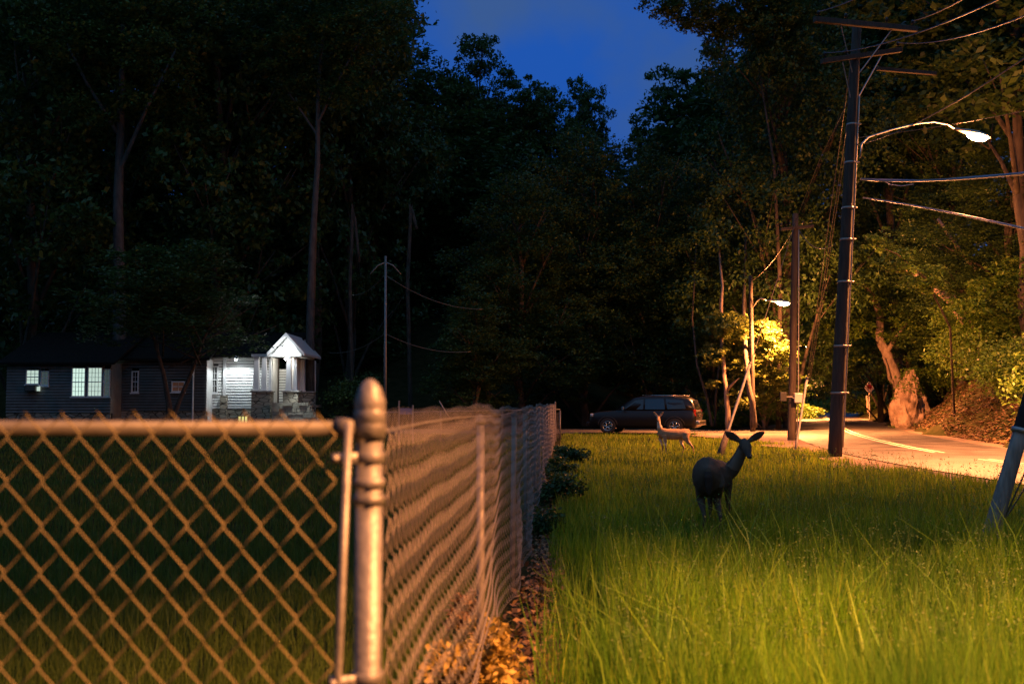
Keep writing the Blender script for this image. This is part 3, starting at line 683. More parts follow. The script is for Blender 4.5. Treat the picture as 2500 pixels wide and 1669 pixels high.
# stone steps and retaining wall right of the porch, rough courses
rr = random.Random(3); mb = MB()
zrow = -.15; xl = X(664, 55.2); course = 0
while zrow < pz-.02:
    hgt = .17; xr = X(785, 55.2) - max(0, (zrow-.2))*.62
    x = xl
    while x < xr:
        wd = rr.uniform(.3, .65); o_ = rr.uniform(-.04, .06)
        mb.box((x+.012, 55.2-o_, zrow+.012), (min(x+wd, xr)-.012, 55.85, zrow+hgt+rr.uniform(-.01, .012))); x += wd
    zrow += hgt
hb(mb, 'stone_steps', mat('rough_step_stone', (.42,.38,.28), .9, 0, (.30,.27,.20), 3, .7, 12), bevel=.03)
# lamps of the house
coolem = mat('flood_lens', (1,1,1), .3, emit=(.9,.97,1.0), estr=40)
def flood(loc, name='floodlight', r=.09, aim=None):
    loc = Vector(loc) - ho
    b = MB(); b.lathe(loc, [(.03, .18), (.05, .17), (r, .05), (r, 0)][::-1], 12); o = b.build(name, M['head'], H, True)
    b = MB(); b.lathe(loc, [(r*.95, -.012), (r*.9, -.05), (r*.5, -.09), (.005, -.10)][::-1], 12); b.build('lens', coolem, o, True); return loc
l1 = flood((X(577, 56.7), 56.45, Z(876, 56.7)))
cone_light('floodlight_light', l1 + Vector((0, -.12, -.2)), 150, H, COOL, R(165), .3, .06, (R(-4), 0, 0))
l2 = flood((X(694, YP)-.1, YP-.25, Z(851, YP)), r=.11)
b = MB(); b.tube([l2 + Vector((-.05, 0, .02)), l2 + Vector((.55, -.05, -.12))], .05, 10); b.build('floodlight_tube', coolem, H, True)
glow('floodlight_light', l2 + Vector((0, -.45, -.1)), 55, H, COOL, .08)
cone_light('floodlight_beam', l2 + Vector((.7, -.9, -.1)), 900, H, COOL, R(90), .6, .08, (R(-6), R(-22), 0))
l3 = flood((X(682, YP), YP+1.3, zt-.05), 'porch_light', .06); glow('porch_light_light', l3 + Vector((0, 0, -.25)), 30, H, (1, .93, .8), .05)

# ------------------------------------------------------------------ parked car
def build_car():
    SC = 1.08
    t = empty('parked_car', (at(1578, 1058, 48.6).x, 48.9, .055), R(180-20), label='black sport utility vehicle parked in the dark driveway behind the far deer', cat='car')
    t.scale = (SC, SC, SC*.93)
    def sec(x, hw, z0, z1, r=.12, crown=.02):
        h = [(hw*.90, z0), (hw*.985, z0+.12), (hw, z0+.35), (hw*.99, z1-r), (hw*.93, z1-.02), (hw*.6, z1+crown)]
        return [(x, y, z) for y, z in h] + [(x, -y, z) for y, z in reversed(h)]
    lb = MB(); st = [(2.45, .62, .42, .70), (2.40, .80, .32, .86), (2.28, .88, .28, .97), (2.0, .93, .27, 1.03), (1.5, .95, .27, 1.08), (1.05, .95, .27, 1.13), (.8, .95, .27, 1.14), (-1.9, .95, .27, 1.16), (-2.25, .93, .29, 1.15), (-2.38, .90, .33, 1.12), (-2.44, .82, .40, 1.05)]
    lb.loft([sec(*s) for s in st]); body = lb.build('body', M['black'], t, True, .012)
    def csec(x, hb_, ht, zb, zr):
        h = [(hb_, zb), (hb_*.5+ht*.5, (zb+zr)/2), (ht, zr-.10), (ht*.93, zr-.025), (ht*.6, zr)]
        return [(x, y, z) for y, z in h] + [(x, -y, z) for y, z in reversed(h)]
    cb = MB(); cs = [(1.18, .86, .70, 1.10, 1.17), (.75, .90, .74, 1.12, 1.48), (.35, .91, .75, 1.12, 1.73), (-.1, .91, .76, 1.12, 1.80), (-1.2, .91, .76, 1.12, 1.81), (-2.0, .89, .73, 1.12, 1.74), (-2.22, .88, .70, 1.12, 1.60), (-2.38, .86, .76, 1.12, 1.25)]
    cb.loft([csec(*s) for s in cs]); cb.build('cabin', M['black'], t, True)
    def hwat(x, z):
        xs = [c[0] for c in cs][::-1]; g = lambda i: np.interp(x, xs, [c[i] for c in cs][::-1])
        hb_, ht, zb, zr = g(1), g(2), g(3), g(4)
        f = (z-zb)/(zr-.10-zb); return hb_ + (ht-hb_)*min(max(f, 0), 1)
    for s in (-1, 1):
        for poly in ([(.78, 1.17), (.28, 1.60), (-.1, 1.65), (-.1, 1.17)], [(-.18, 1.17), (-.18, 1.66), (-1.0, 1.67), (-1.08, 1.17)], [(-1.18, 1.18), (-1.1, 1.67), (-1.85, 1.60), (-2.0, 1.20)]):
            b = MB(); b.prism([(x, s*(hwat(x, z)+.006), z) for x, z in poly], (0, s*.008, 0)); b.build('side_window', M['glass'], t)
        for x in (1.52, -1.50):
            wl_ = MB(); cx, cz, rw = x, .37, .37
            for (r0, y0, y1) in ((rw, .74, .97),):
                prof = [(.22, y0), (rw-.03, y0), (rw, y0+.03), (rw, y1-.03), (rw-.03, y1), (.235, y1)]
                secs = [[(cx + r*math.cos(a), s*y, cz + r*math.sin(a)) for r, y in prof] for a in [2*math.pi*k/28 for k in range(29)]]
                wl_.loft(secs, False)
            wh = wl_.build('wheel', M['tyre'], t, True)
            rb = MB(); secs = [[(cx + r*math.cos(a), s*y, cz + r*math.sin(a)) for r, y in ((.235, .80), (.245, .96), (.225, .975), (.205, .965), (.20, .82))] for a in [2*math.pi*k/28 for k in range(29)]]
            rb.loft(secs, False)
            for q in range(6):
                a = q*math.pi/3; d_ = Vector((math.cos(a), 0, math.sin(a))); p_ = Vector((-math.sin(a), 0, math.cos(a)))
                rb.prism([Vector((cx, s*.945, cz)) + d_*.03 + p_*.035, Vector((cx, s*.955, cz)) + d_*.215 + p_*.022, Vector((cx, s*.955, cz)) + d_*.215 - p_*.022, Vector((cx, s*.945, cz)) + d_*.03 - p_*.035], (0, -s*.03, 0))
            rb.lathe((cx, 0, cz), [(.001, 0)], 3) if False else None
            rb.build('rim', M['chrome'], wh, True)
            ab = MB(); aa = [math.pi*k/14 for k in range(15)]
            ab.loft([[(cx + r*math.cos(a), s*y, cz + r*math.sin(a)) for r, y in ((.43, .957), (.47, .965), (.43, .93))] for a in aa]); ab.build('wheel_arch', M['plastic'], t, True)
        b = MB(); b.loft([[(x, s*y, z) for y, z in ((hw0, .80), (hw0+.03, .84), (hw0+.02, .93), (hw0-.02, .96))] for x, hw0 in ((2.43, .62), (2.36, .80), (2.2, .90))]); b.build('headlight', M['clearlens'], t, True)
        b = MB(); b.prism([(-2.385, s*.74, .86), (-2.385, s*.90, .86), (-2.30, s*.915, 1.16), (-2.385, s*.78, 1.16)], (-.055, 0, 0)); b.build('taillight', M['tail'], t, bevel=.01)
        b = MB(); b.tube([(.78, s*.92, 1.16), (.76, s*1.02, 1.20)], .02, 6); b.prism([(.72, s*1.0, 1.13), (.72, s*1.16, 1.14), (.72, s*1.15, 1.30), (.72, s*1.0, 1.28)], (.10, 0, 0)); b.build('side_mirror', M['chrome'], t, bevel=.02)
        b = MB(); b.tube([(.0, s*.70, 1.84), (-1.9, s*.68, 1.82)], .018, 6); b.build('roof_rail', M['chrome'], t, True)
    b = MB(); b.prism([(-2.402, -.62, 1.22), (-2.402, .62, 1.22), (-2.26, .58, 1.60), (-2.26, -.58, 1.60)], (-.012, 0, 0)); b.build('rear_window', M['glass'], t)
    b = MB(); b.prism([(1.19, -.70, 1.20), (1.19, .70, 1.20), (.42, .66, 1.69), (.42, -.66, 1.69)], (.02, 0, .012)); b.build('windshield', M['glass'], t)
    b = MB(); b.box((-2.60, -.86, .42), (-2.40, .86, .64)); b.build('rear_bumper', M['chrome'], t, bevel=.04)
    b = MB(); b.box((-2.465, -.28, .84), (-2.445, .28, .96)); b.build('tailgate_handle', M['chrome'], t, bevel=.01)
    b = MB(); b.box((2.40, -.8, .36), (2.56, .8, .56)); b.build('front_bumper', M['black'], t, bevel=.05)
    b = MB(); b.box((2.44, -.45, .62), (2.475, .45, .82)); b.build('grille', M['chrome'], t, bevel=.01)
build_car()

# ------------------------------------------------------------------ warning sign far up the road
c = at(2123, 945, 93)
t = empty('warning_sign', (c.x, c.y, 0), label='diamond road sign with a red disc at the far bend of the road', cat='sign')
b = MB(); b.box((-.05, .03, -.2), (.05, .10, c.z+.4)); b.build('post', M['oldwood'], t)
s_ = .56; b = MB(); b.prism([(-s_, 0, c.z), (0, 0, c.z-s_), (s_, 0, c.z), (0, 0, c.z+s_)], (0, .02, 0)); pn = b.build('panel', M['signwhite'], t)
b = MB(); b.prism([(.24*math.cos(a), -.006, c.z+.05+.24*math.sin(a)) for a in [math.pi/8+k*math.pi/4 for k in range(8)]], (0, .004, 0)); b.build('red_disc', M['signred'], pn)

# ------------------------------------------------------------------ deer
def loft_ring(mb, chain_, side=Vector((0, 1, 0)), n=14):
    """chain_ of (point, lateral radius, other radius); side = lateral dir hint"""
    pts = [Vector(c[0]) for c in chain_]; secs = []
    for i, (p, ra, rb) in enumerate(chain_):
        tg = (pts[min(i+1, len(pts)-1)] - pts[max(i-1, 0)]).normalized()
        sd = (side - tg*side.dot(tg)).normalized(); up = sd.cross(tg)
        secs.append([pts[i] + sd*ra*math.cos(a) + up*rb*math.sin(a) for a in [2*math.pi*k/n for k in range(n)]])
    # rounded ends
    def shrink(sec, c, off): return [c + (v-c)*.5 + off for v in sec]
    t0_ = (pts[0]-pts[1]).normalized(); t1_ = (pts[-1]-pts[-2]).normalized()
    secs.insert(0, shrink(secs[0], pts[0], t0_*min(chain_[0][1], chain_[0][2])*.7)); secs.append(shrink(secs[-1], pts[-1], t1_*min(chain_[-1][1], chain_[-1][2])*.7))
    mb.loft(secs)

def fur():
    m = bpy.data.materials.new('deer_fur'); m.use_nodes = True; n = m.node_tree; p = n.nodes['Principled BSDF']; p.inputs['Roughness'].default_value = .9
    p.inputs['Specular IOR Level'].default_value = .15
    a = n.nodes.new('ShaderNodeAttribute'); a.attribute_name = 'coat'
    tc = n.nodes.new('ShaderNodeTexCoord'); t = n.nodes.new('ShaderNodeTexNoise'); t.inputs['Scale'].default_value = 18; t.inputs['Detail'].default_value = 8
    n.links.new(tc.outputs['Object'], t.inputs['Vector'])
    r = n.nodes.new('ShaderNodeMapRange'); r.inputs['To Min'].default_value = .7; r.inputs['To Max'].default_value = 1.25
    n.links.new(t.outputs['Fac'], r.inputs['Value'])
    v = n.nodes.new('ShaderNodeVectorMath'); v.operation = 'SCALE'; n.links.new(a.outputs['Color'], v.inputs[0]); n.links.new(r.outputs['Result'], v.inputs['Scale'])
    n.links.new(v.outputs['Vector'], p.inputs['Base Color'])
    t2_ = n.nodes.new('ShaderNodeTexNoise'); t2_.inputs['Scale'].default_value = 160; n.links.new(tc.outputs['Object'], t2_.inputs['Vector'])
    b = n.nodes.new('ShaderNodeBump'); b.inputs['Strength'].default_value = .5; b.inputs['Distance'].default_value = .006
    n.links.new(t2_.outputs['Fac'], b.inputs['Height']); n.links.new(b.outputs['Normal'], p.inputs['Normal'])
    return m
FUR = fur()
def deer(name, loc, rz, parts, head, look, ears, label, cols, K=1.0):
    mb = MB()
    for ch in parts: loft_ring(mb, ch)
    hx = Vector(head); lk = Vector(look).normalized(); up = Vector((0, 0, 1)); sd = up.cross(lk).normalized(); u2 = lk.cross(sd)
    # head: skull to muzzle
    ch = [(hx - lk*.055*K + u2*.012*K, .040*K, .044*K), (hx, .056*K, .056*K), (hx + lk*.06*K, .050*K, .050*K), (hx + lk*.11*K - u2*.012*K, .036*K, .036*K), (hx + lk*.16*K - u2*.022*K, .027*K, .027*K), (hx + lk*.20*K - u2*.027*K, .024*K, .022*K)]
    loft_ring(mb, ch, sd)
    for s, (out, upw, back) in ((1, ears[0]), (-1, ears[1])):
        base = hx + (sd*s*.036 + u2*.030 - lk*.03)*K
        dr = (sd*s*out + u2*upw - lk*back).normalized()
        w_ = lk.cross(dr).normalized()
        e = [(base + dr*a*K, b_*K, c_*K) for a, b_, c_ in ((0, .018, .013), (.035, .030, .013), (.08, .043, .010), (.125, .038, .009), (.160, .020, .008), (.174, .010, .006))]
        loft_ring(mb, e, w_)
    me = bpy.data.meshes.new('tmp'); me.from_pydata([tuple(v) for v in mb.v], [], mb.f)
    bm = bmesh.new(); bm.from_mesh(me); bmesh.ops.recalc_face_normals(bm, faces=bm.faces); bm.to_mesh(me); bm.free()
    tmp = bpy.data.objects.new('tmp', me); C.objects.link(tmp)
    rm = tmp.modifiers.new('r', 'REMESH'); rm.mode = 'VOXEL'; rm.voxel_size = .0085
    sm = tmp.modifiers.new('s', 'SMOOTH'); sm.factor = .5; sm.iterations = 6
    dg = bpy.context.evaluated_depsgraph_get(); m2 = bpy.data.meshes.new_from_object(tmp.evaluated_get(dg))
    bpy.data.objects.remove(tmp); m2.name = name; m2.materials.clear(); m2.materials.append(FUR)
    n = len(m2.vertices); co = np.empty(n*3, np.float32); m2.vertices.foreach_get('co', co); co = co.reshape(-1, 3)
    m2.polygons.foreach_set('use_smooth', np.ones(len(m2.polygons), bool))
    col = cols(co, np.array(hx), np.array(lk), np.array(u2), np.array(sd))
    at_ = m2.color_attributes.new('coat', 'FLOAT_COLOR', 'POINT'); at_.data.foreach_set('color', np.concatenate([col, np.ones((n, 1))], 1).astype(np.float32).ravel())
    o = link(name, m2); o.location = loc; o.rotation_euler = (0, 0, rz); tag(o, label, 'deer')
    for s in (-1, 1):
        b = MB(); p = hx + (lk*.055 + sd*s*.044 + u2*.014)*K
        b.tube([p - sd*s*.012, p, p + sd*s*.006], [.010, .012, .006], 10); b.build('eye', M['glass'], o, True)
    b = MB(); p = hx + (lk*.215 - u2*.022)*K; b.tube([p - lk*.02, p, p + lk*.006], [.019, .018, .010], 10); b.build('nose', M['plastic'], o, True)
    return o
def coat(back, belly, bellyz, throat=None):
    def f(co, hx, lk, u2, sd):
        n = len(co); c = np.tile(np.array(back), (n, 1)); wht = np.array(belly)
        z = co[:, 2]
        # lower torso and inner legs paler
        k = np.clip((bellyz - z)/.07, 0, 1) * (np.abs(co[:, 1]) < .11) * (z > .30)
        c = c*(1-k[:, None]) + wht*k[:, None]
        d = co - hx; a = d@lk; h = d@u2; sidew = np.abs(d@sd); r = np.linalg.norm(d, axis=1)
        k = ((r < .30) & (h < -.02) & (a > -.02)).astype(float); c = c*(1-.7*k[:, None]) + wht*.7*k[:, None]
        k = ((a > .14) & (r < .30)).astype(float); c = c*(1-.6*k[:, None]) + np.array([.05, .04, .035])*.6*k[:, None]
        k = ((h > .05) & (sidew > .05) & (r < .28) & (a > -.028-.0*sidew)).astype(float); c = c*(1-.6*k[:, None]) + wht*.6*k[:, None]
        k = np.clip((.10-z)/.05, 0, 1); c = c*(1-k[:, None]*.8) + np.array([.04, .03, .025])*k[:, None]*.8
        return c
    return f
# far deer: side on, head left, walking; local x = forward
U = .00305
def q(cx, cy, v=0): return Vector(((1390-cx)*U, v, (903-cy)*U))
far_parts = [
  # torso
  [(q(1492, 672), .060, .085), (q(1465, 690), .105, .135), (q(1425, 697), .120, .140), (q(1380, 703), .130, .165), (q(1330, 703), .125, .165), (q(1285, 698), .115, .155), (q(1245, 690), .10, .150), (q(1215, 690), .075, .12)],
  # neck
  [(q(1240, 690), .085, .13), (q(1222, 650), .065, .085), (q(1213, 610), .050, .060), (q(1210, 575), .044, .050), (q(1208, 545), .042, .046)],
  # front near leg (v>0 is toward camera? handled by rotation)
  [(q(1262, 710, .07), .055, .085), (q(1264, 760, .08), .040, .055), (q(1270, 800, .08), .026, .030), (q(1272, 835, .08), .022, .024), (q(1272, 868, .08), .016, .017), (q(1271, 893, .08), .020, .020), (q(1266, 903, .08), .022, .026)],
  [(q(1235, 705, -.06), .05, .08), (q(1228, 750, -.07), .038, .050), (q(1243, 795, -.07), .026, .030), (q(1248, 830, -.07), .021, .023), (q(1247, 868, -.07), .015, .016), (q(1246, 892, -.07), .019, .019), (q(1241, 902, -.07), .022, .026)],
  # hind near leg, stretched back
  [(q(1462, 690, .07), .065, .12), (q(1462, 735, .09), .060, .105), (q(1480, 772, .09), .042, .062), (q(1508, 800, .09), .028, .034), (q(1527, 822, .09), .024, .030), (q(1532, 850, .09), .017, .019), (q(1538, 885, .09), .016, .018), (q(1536, 900, .09), .022, .028)],
  # hind far leg, forward
  [(q(1455, 700, -.07), .06, .11), (q(1430, 745, -.08), .055, .09), (q(1428, 785, -.08), .036, .05), (q(1445, 815, -.08), .026, .032), (q(1455, 830, -.08), .023, .028), (q(1447, 855, -.08), .016, .018), (q(1440, 885, -.08), .016, .018), (q(1434, 900, -.08), .021, .026)],
  # tail
  [(q(1492, 655), .030, .022), (q(1505, 680), .035, .022), (q(1504, 715), .022, .014)],
]
FY = 29.0
dloc = at(1300+1390/3.915, 1110, FY); dloc.z = .0
deer('deer', dloc, R(180), far_parts, q(1208, 545), (.25, .93, -.30), ((.62, .80, .1), (.62, .80, .1)),
     'slim tan deer standing side-on in the lit grass in front of the parked car', coat((.40, .25, .14), (.75, .63, .52), .50))
# near deer: seen from behind, head turned back over its right shoulder. local x=forward (away), y=left
def w2(px, py, Yd): return at(px, py, Yd)
NY = 10.5; nb = at(1732, 1309, NY); nb.z = 0
def nd(cx, cy, dy):      # crop5 pixel -> local position at depth NY+dy, world aligned
    p = at(1600+cx/4.48, 1000+cy/4.48, NY+dy); return p - nb
def leg(pts, rad): return [(p, r[0], r[1]) for p, r in zip(pts, rad)]
hr = ((.065, .12), (.062, .10), (.045, .06), (.026, .032), (.021, .026), (.017, .019), (.016, .017), (.021, .026))
SX = Vector((1, 0, 0))
near_parts_x = [
  ([(nd(572, 690, -.30), .085, .10), (nd(560, 715, -.20), .145, .185), (nd(566, 725, -.05), .158, .205), (nd(590, 740, .12), .170, .215), (nd(625, 745, .30), .165, .205), (nd(670, 730, .48), .145, .19), (nd(715, 725, .62), .125, .175), (nd(745, 720, .72), .09, .13)], SX),
  ([(nd(735, 720, .62), .10, .15), (nd(790, 690, .64), .085, .12), (nd(845, 635, .60), .082, .10), (nd(895, 560, .55), .072, .078), (nd(930, 490, .52), .064, .068), (nd(955, 430, .50), .060, .062), (nd(972, 390, .48), .054, .058)], SX),
]
def zleg(x, y, dy, zs, xs, ys, rad):
    return [(Vector((nd(x, y, dy).x + a, dy + b_, z)), r[0], r[1]) for z, a, b_, r in zip(zs, xs, ys, rad)]
# hind legs: stifle forward, hock back
zs = (.72, .60, .50, .40, .345, .24, .09, .03)
ysh = (-.12, -.02, .0, -.13, -.18, -.17, -.16, -.13)
near_parts_x.append((zleg(497, 900, -.02, zs, (0,)*8, ysh, hr), SX))
near_parts_x.append((zleg(668, 900, -.02, zs, (0,)*8, ysh, hr), SX))
fr = ((.055, .09), (.045, .06), (.034, .040), (.026, .030), (.022, .024), (.016, .017), (.017, .018), (.021, .025))
zf = (.70, .58, .47, .38, .31, .20, .09, .03); ysf = (0, .0, .01, .0, .0, 0, 0, .01)
near_parts_x.append((zleg(598, 900, .60, zf, (.04, .02, 0, 0, 0, 0, 0, 0), ysf, fr), SX))
near_parts_x.append((zleg(795, 900, .58, zf, (0,)*8, ysf, fr), SX))
near_parts_x.append(([(nd(578, 640, -.37), .035, .02), (nd(582, 740, -.42), .042, .018), (nd(586, 850, -.41), .040, .016), (nd(588, 930, -.39), .022, .012)], SX))
_lr = loft_ring
def deer_near():
    global loft_ring
    parts = near_parts_x; real = _lr
    def lr(mb, ch, side=None, n=14): real(mb, ch, side if side is not None else SX, n)
    loft_ring = lr
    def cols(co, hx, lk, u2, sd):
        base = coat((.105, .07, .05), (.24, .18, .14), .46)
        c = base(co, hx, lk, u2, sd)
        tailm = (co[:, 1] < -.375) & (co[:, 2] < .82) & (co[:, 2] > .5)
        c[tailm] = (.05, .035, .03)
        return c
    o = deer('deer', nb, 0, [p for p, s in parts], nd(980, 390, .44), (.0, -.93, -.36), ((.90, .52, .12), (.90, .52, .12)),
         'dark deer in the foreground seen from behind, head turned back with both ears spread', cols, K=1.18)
    loft_ring = real
deer_near()

# ------------------------------------------------------------------ foliage library
def rnd_unit(n, rng):
    v = rng.normal(size=(n, 3)); return v/np.linalg.norm(v, axis=1)[:, None]
def leaves(cent, size, rng, flat=.5):
    """rhombic leaves at cent (n,3); size (n,)"""
    n = len(cent); nr = rnd_unit(n, rng); nr[:, 2] = nr[:, 2]*1.0 + flat*np.sign(nr[:, 2]+.3); nr /= np.linalg.norm(nr, axis=1)[:, None]
    a = np.cross(nr, rnd_unit(n, rng)); a /= np.linalg.norm(a, axis=1)[:, None]; b = np.cross(nr, a)
    s = size[:, None]
    V = np.stack([cent - a*s*.55, cent + b*s*.30 + nr*s*.08, cent + a*s*.55, cent - b*s*.30 + nr*s*.08], 1).reshape(-1, 3)
    Fq = np.arange(n*4).reshape(n, 4); return V, Fq
def crown_pts(lobes, nclump, per, rc, rng, squash=.55, shell=.5):
    lobes = np.array(lobes, float); wts = lobes[:, 3]*lobes[:, 4]*lobes[:, 5]; wts = wts/wts.sum()
    li = rng.choice(len(lobes), nclump, p=wts); u = rnd_unit(nclump, rng); rad = rng.uniform(shell, 1.03, nclump)**.7
    c = lobes[li, :3] + u*lobes[li, 3:6]*rad[:, None]
    rcs = rc*rng.uniform(.45, 1.3, nclump)
    ci = np.repeat(np.arange(nclump), rng.integers(int(per*.5), int(per*1.5), nclump)) if per > 3 else np.repeat(np.arange(nclump), per)
    n = len(ci); off = rnd_unit(n, rng)*(rng.uniform(0, 1, n)**.5)[:, None]; off[:, 2] *= squash
    # clumps droop outwards like sprays
    p = c[ci] + off*rcs[ci][:, None]; p[:, 2] -= .25*(np.abs(off[:, 0])+np.abs(off[:, 1]))*rcs[ci]*.6
    return p, c
def make_variant(seed, kind, nclump, per, leaf, rc=.95):
    rng = np.random.default_rng(seed); rd = random.Random(seed); lob = []
    if kind == 'tall': z0, z1, nl = 9.5, 18.6, 11
    elif kind == 'full': z0, z1, nl = 2.6, 17.8, 15
    elif kind == 'dome': z0, z1, nl = 9, 17.6, 11
    for i in range(nl):
        f = (i+.5)/nl; z = z0 + (z1-z0)*f
        env = {'tall': math.sin(math.pi*min(.97, .2+.72*f))**.8, 'full': (math.sin(math.pi*min(.95, .30+.66*f)))**.75, 'dome': math.cos(f*1.3)**.6}[kind]
        a = i*2.4 + rd.uniform(-.5, .5); rr_ = 3.6*env*rd.uniform(.55, 1.0)
        r = rd.uniform(1.7, 2.6)*(.65+.45*env)
        lob.append((rr_*math.cos(a), rr_*math.sin(a), z, r, r, r*rd.uniform(.6, .9)))
    lob.append((0, 0, z1-.2, 1.9, 1.9, 1.7)); lob.append((0, 0, (z0+z1)/2, 2.8, 2.8, (z1-z0)*.33))
    p, c = crown_pts(lob, nclump, per, rc, rng)
    V, Fq = leaves(p, leaf*rng.uniform(.6, 1.3, len(p)), rng)
    b = MB()
    zt = z1 - 2; wob = [(rd.uniform(-.25, .25), rd.uniform(-.25, .25)) for _ in range(9)]; wob[0] = (0, 0)
    tp = [(wob[i][0], wob[i][1], zt*i/8) for i in range(9)]; b.tube([(0, 0, -1.5)] + tp, [.32] + [.25*(1-.085*i) for i in range(9)], 10)
    for l in lob[:-2]:
        z = max(l[2] - 2.6 - rd.uniform(0, 1.2), 1.2); i = min(int(z/zt*8), 7); s = Vector(tp[i]); e = Vector(l[:3])
        b.tube([s, s + (e-s)*.4 + Vector((0, 0, .35)), s + (e-s)*.75 + Vector((0, 0, .25)), e], [.10, .07, .045, .02], 6)
        for _ in range(3):
            e2 = e + Vector((rd.uniform(-1.6, 1.6), rd.uniform(-1.6, 1.6), rd.uniform(-.4, 1.3))); b.tube([s + (e-s)*.7, e2], [.03, .012], 5)
    if kind == 'dome':
        b = MB()
        b.tube([(0, 0, -1), (0, 0, .8), (-.05, 0, 3.0), (-.35, 0, 6), (-.8, 0, 9), (-1.3, .2, 12), (-1.7, .3, 15)], [.24, .20, .15, .11, .08, .06, .02], 8)
        b.tube([(.05, 0, .2), (.12, 0, 1.6), (.5, 0, 3.6), (1.1, 0, 6.5), (1.6, 0, 9.5), (2.3, .1, 12), (2.9, .2, 14.5)], [.16, .15, .12, .10, .08, .05, .02], 8)
        for q_ in range(16):
            s0_ = Vector((rd.uniform(-1.4, 2.2), 0, rd.uniform(6.5, 11))); a_ = rd.uniform(0, 6.28)
            b.tube([s0_, s0_ + Vector((math.cos(a_)*1.6, math.sin(a_)*1.6, 1.2)), s0_ + Vector((math.cos(a_)*3.2, math.sin(a_)*3.2, 2.6))], [.06, .045, .015], 5)
    tm = bpy.data.meshes.new('trunk'); tm.from_pydata([tuple(v) for v in b.v], [], b.f); tm.materials.append(M['bark'])
    for pl in tm.polygons: pl.use_smooth = True
    return dict(V=V, F=Fq, crown=None, trunk=tm, kind=kind)
VAR = {'tall': [make_variant(s, 'tall', 380, 60, .30, .85) for s in (1, 2, 3)], 'full': [make_variant(s, 'full', 560, 50, .26, .85) for s in (4, 5, 6)], 'dome': [make_variant(7, 'dome', 420, 40, .24)]}
for kk_ in VAR:
    for v in VAR[kk_]: v['crown'] = mesh_np('crown', v['V'], v['F'], False, M['leafA'])
fineB = [make_variant(s, 'full', 620, 42, .19, .8) for s in (21, 22)]
for v in fineB: v['crown'] = mesh_np('crown', v['V'], v['F'], False, M['leafB'])
VAR['fine'] = fineB
VAR['dense'] = [make_variant(s, 'full', 1150, 52, .155, .72) for s in (41, 42, 43)]
for v in VAR['dense']: v['crown'] = mesh_np('crown', v['V'], v['F'], False, M['leafA'])
cnt = [0]
def tree(px, Y, top, kind, rad, label, cat='tree', vi=0, rz=None, group=None, lean=(0, 0), base=None, bark=None, x=None):
    x_ = at(px, 985, Y).x if x is None else x; z0 = gzf(x_, Y) if base is None else base; zt = at(px, top, Y).z; Hh = zt - z0
    cnt[0] += 1
    t = empty('tree', (x_, Y, z0-.1), rz if rz is not None else cnt[0]*1.7, label=label, cat=cat, group=group)
    sc = (rad/5.4, rad/5.4, Hh/19.5)
    v = VAR[kind][vi % len(VAR[kind])]
    for nm in ('trunk', 'crown'):
        me = v[nm]
        if nm == 'trunk' and bark: me = me.copy(); me.materials.clear(); me.materials.append(M[bark])
        o = link(nm, me, t); o.scale = sc
    t.rotation_euler.x = lean[0]; t.rotation_euler.y = lean[1]
    return t
# --- skyline and named trees
tree(60, 60, -330, 'full', 8, 'huge black tree filling the left edge above the small lit window', vi=0)
tree(290, 68, -420, 'tall', 7.5, 'tall dark tree with a thick straight trunk above the left wing windows', vi=1)
tree(520, 64, -300, 'full', 8, 'tall dark tree rising behind the domed tree, left of the slender trunk', vi=2)
tree(762, 70, -260, 'tall', 7, 'tall tree with a slender pale trunk rising just right of the porch gable', vi=0, lean=(0, R(1)))
tree(900, 78, -60, 'full', 7.5, 'dark tree whose leafy edge borders the left side of the sky opening', vi=1)
tree(850, 72, -300, 'full', 7, 'overhanging tree whose leaves fringe the top left of the sky opening', vi=2, rz=.4)
tree(1165, 92, 92, 'tall', 5.4, 'round-topped tree standing highest on the skyline left of the sky opening', vi=0)
tree(1290, 96, 196, 'tall', 5.8, 'skyline tree just right of the highest round-topped tree', vi=2)
tree(1420, 98, 206, 'tall', 4.6, 'small-headed tree poking up at the low middle of the skyline', vi=1)
tree(1035, 90, 150, 'tall', 5.6, 'skyline tree between the left overhang and the round-topped tree', vi=1)
tree(1640, 92, 174, 'tall', 6.0, 'broad tree on the skyline right of the lowest dip of sky', vi=0, rz=2.2)
tree(1790, 80, 60, 'full', 7.0, 'dark tree bordering the right side of the sky opening', vi=2)
tree(1925, 60, -330, 'dense', 7.4, 'tall tree overhanging the top right of the sky opening', vi=1, rz=.9)
tree(415, 50, 572, 'dome', 5.6, 'low dome-shaped tree with forked dark trunk in front of the house', vi=0, rz=.7)
tree(1270, 62, 400, 'dense', 6.4, 'dense bushy tree in the centre behind the end of the long fence', vi=0)
tree(1160, 56, 690, 'full', 3.6, 'lower bushy tree left of centre above the far yard fence', vi=1)
tree(1430, 66, 300, 'dense', 6.6, 'tall bushy tree directly behind the front of the parked car', vi=2)
tree(1600, 64, 330, 'dense', 6.2, 'bushy tree behind the rear of the parked car', vi=1)
tree(1740, 62, 380, 'dense', 5.6, 'green-lit bushy tree left of the bright middle street lamp', vi=0, rz=1.1)
# lit maple by the lamp
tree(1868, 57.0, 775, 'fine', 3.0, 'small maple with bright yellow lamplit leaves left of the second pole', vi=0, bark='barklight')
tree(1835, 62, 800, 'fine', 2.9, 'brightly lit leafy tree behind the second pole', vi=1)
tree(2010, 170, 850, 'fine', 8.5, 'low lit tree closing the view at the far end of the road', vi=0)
tree(1880, 106, 820, 'fine', 4.6, 'lit tree beside the farthest lamp', vi=1)
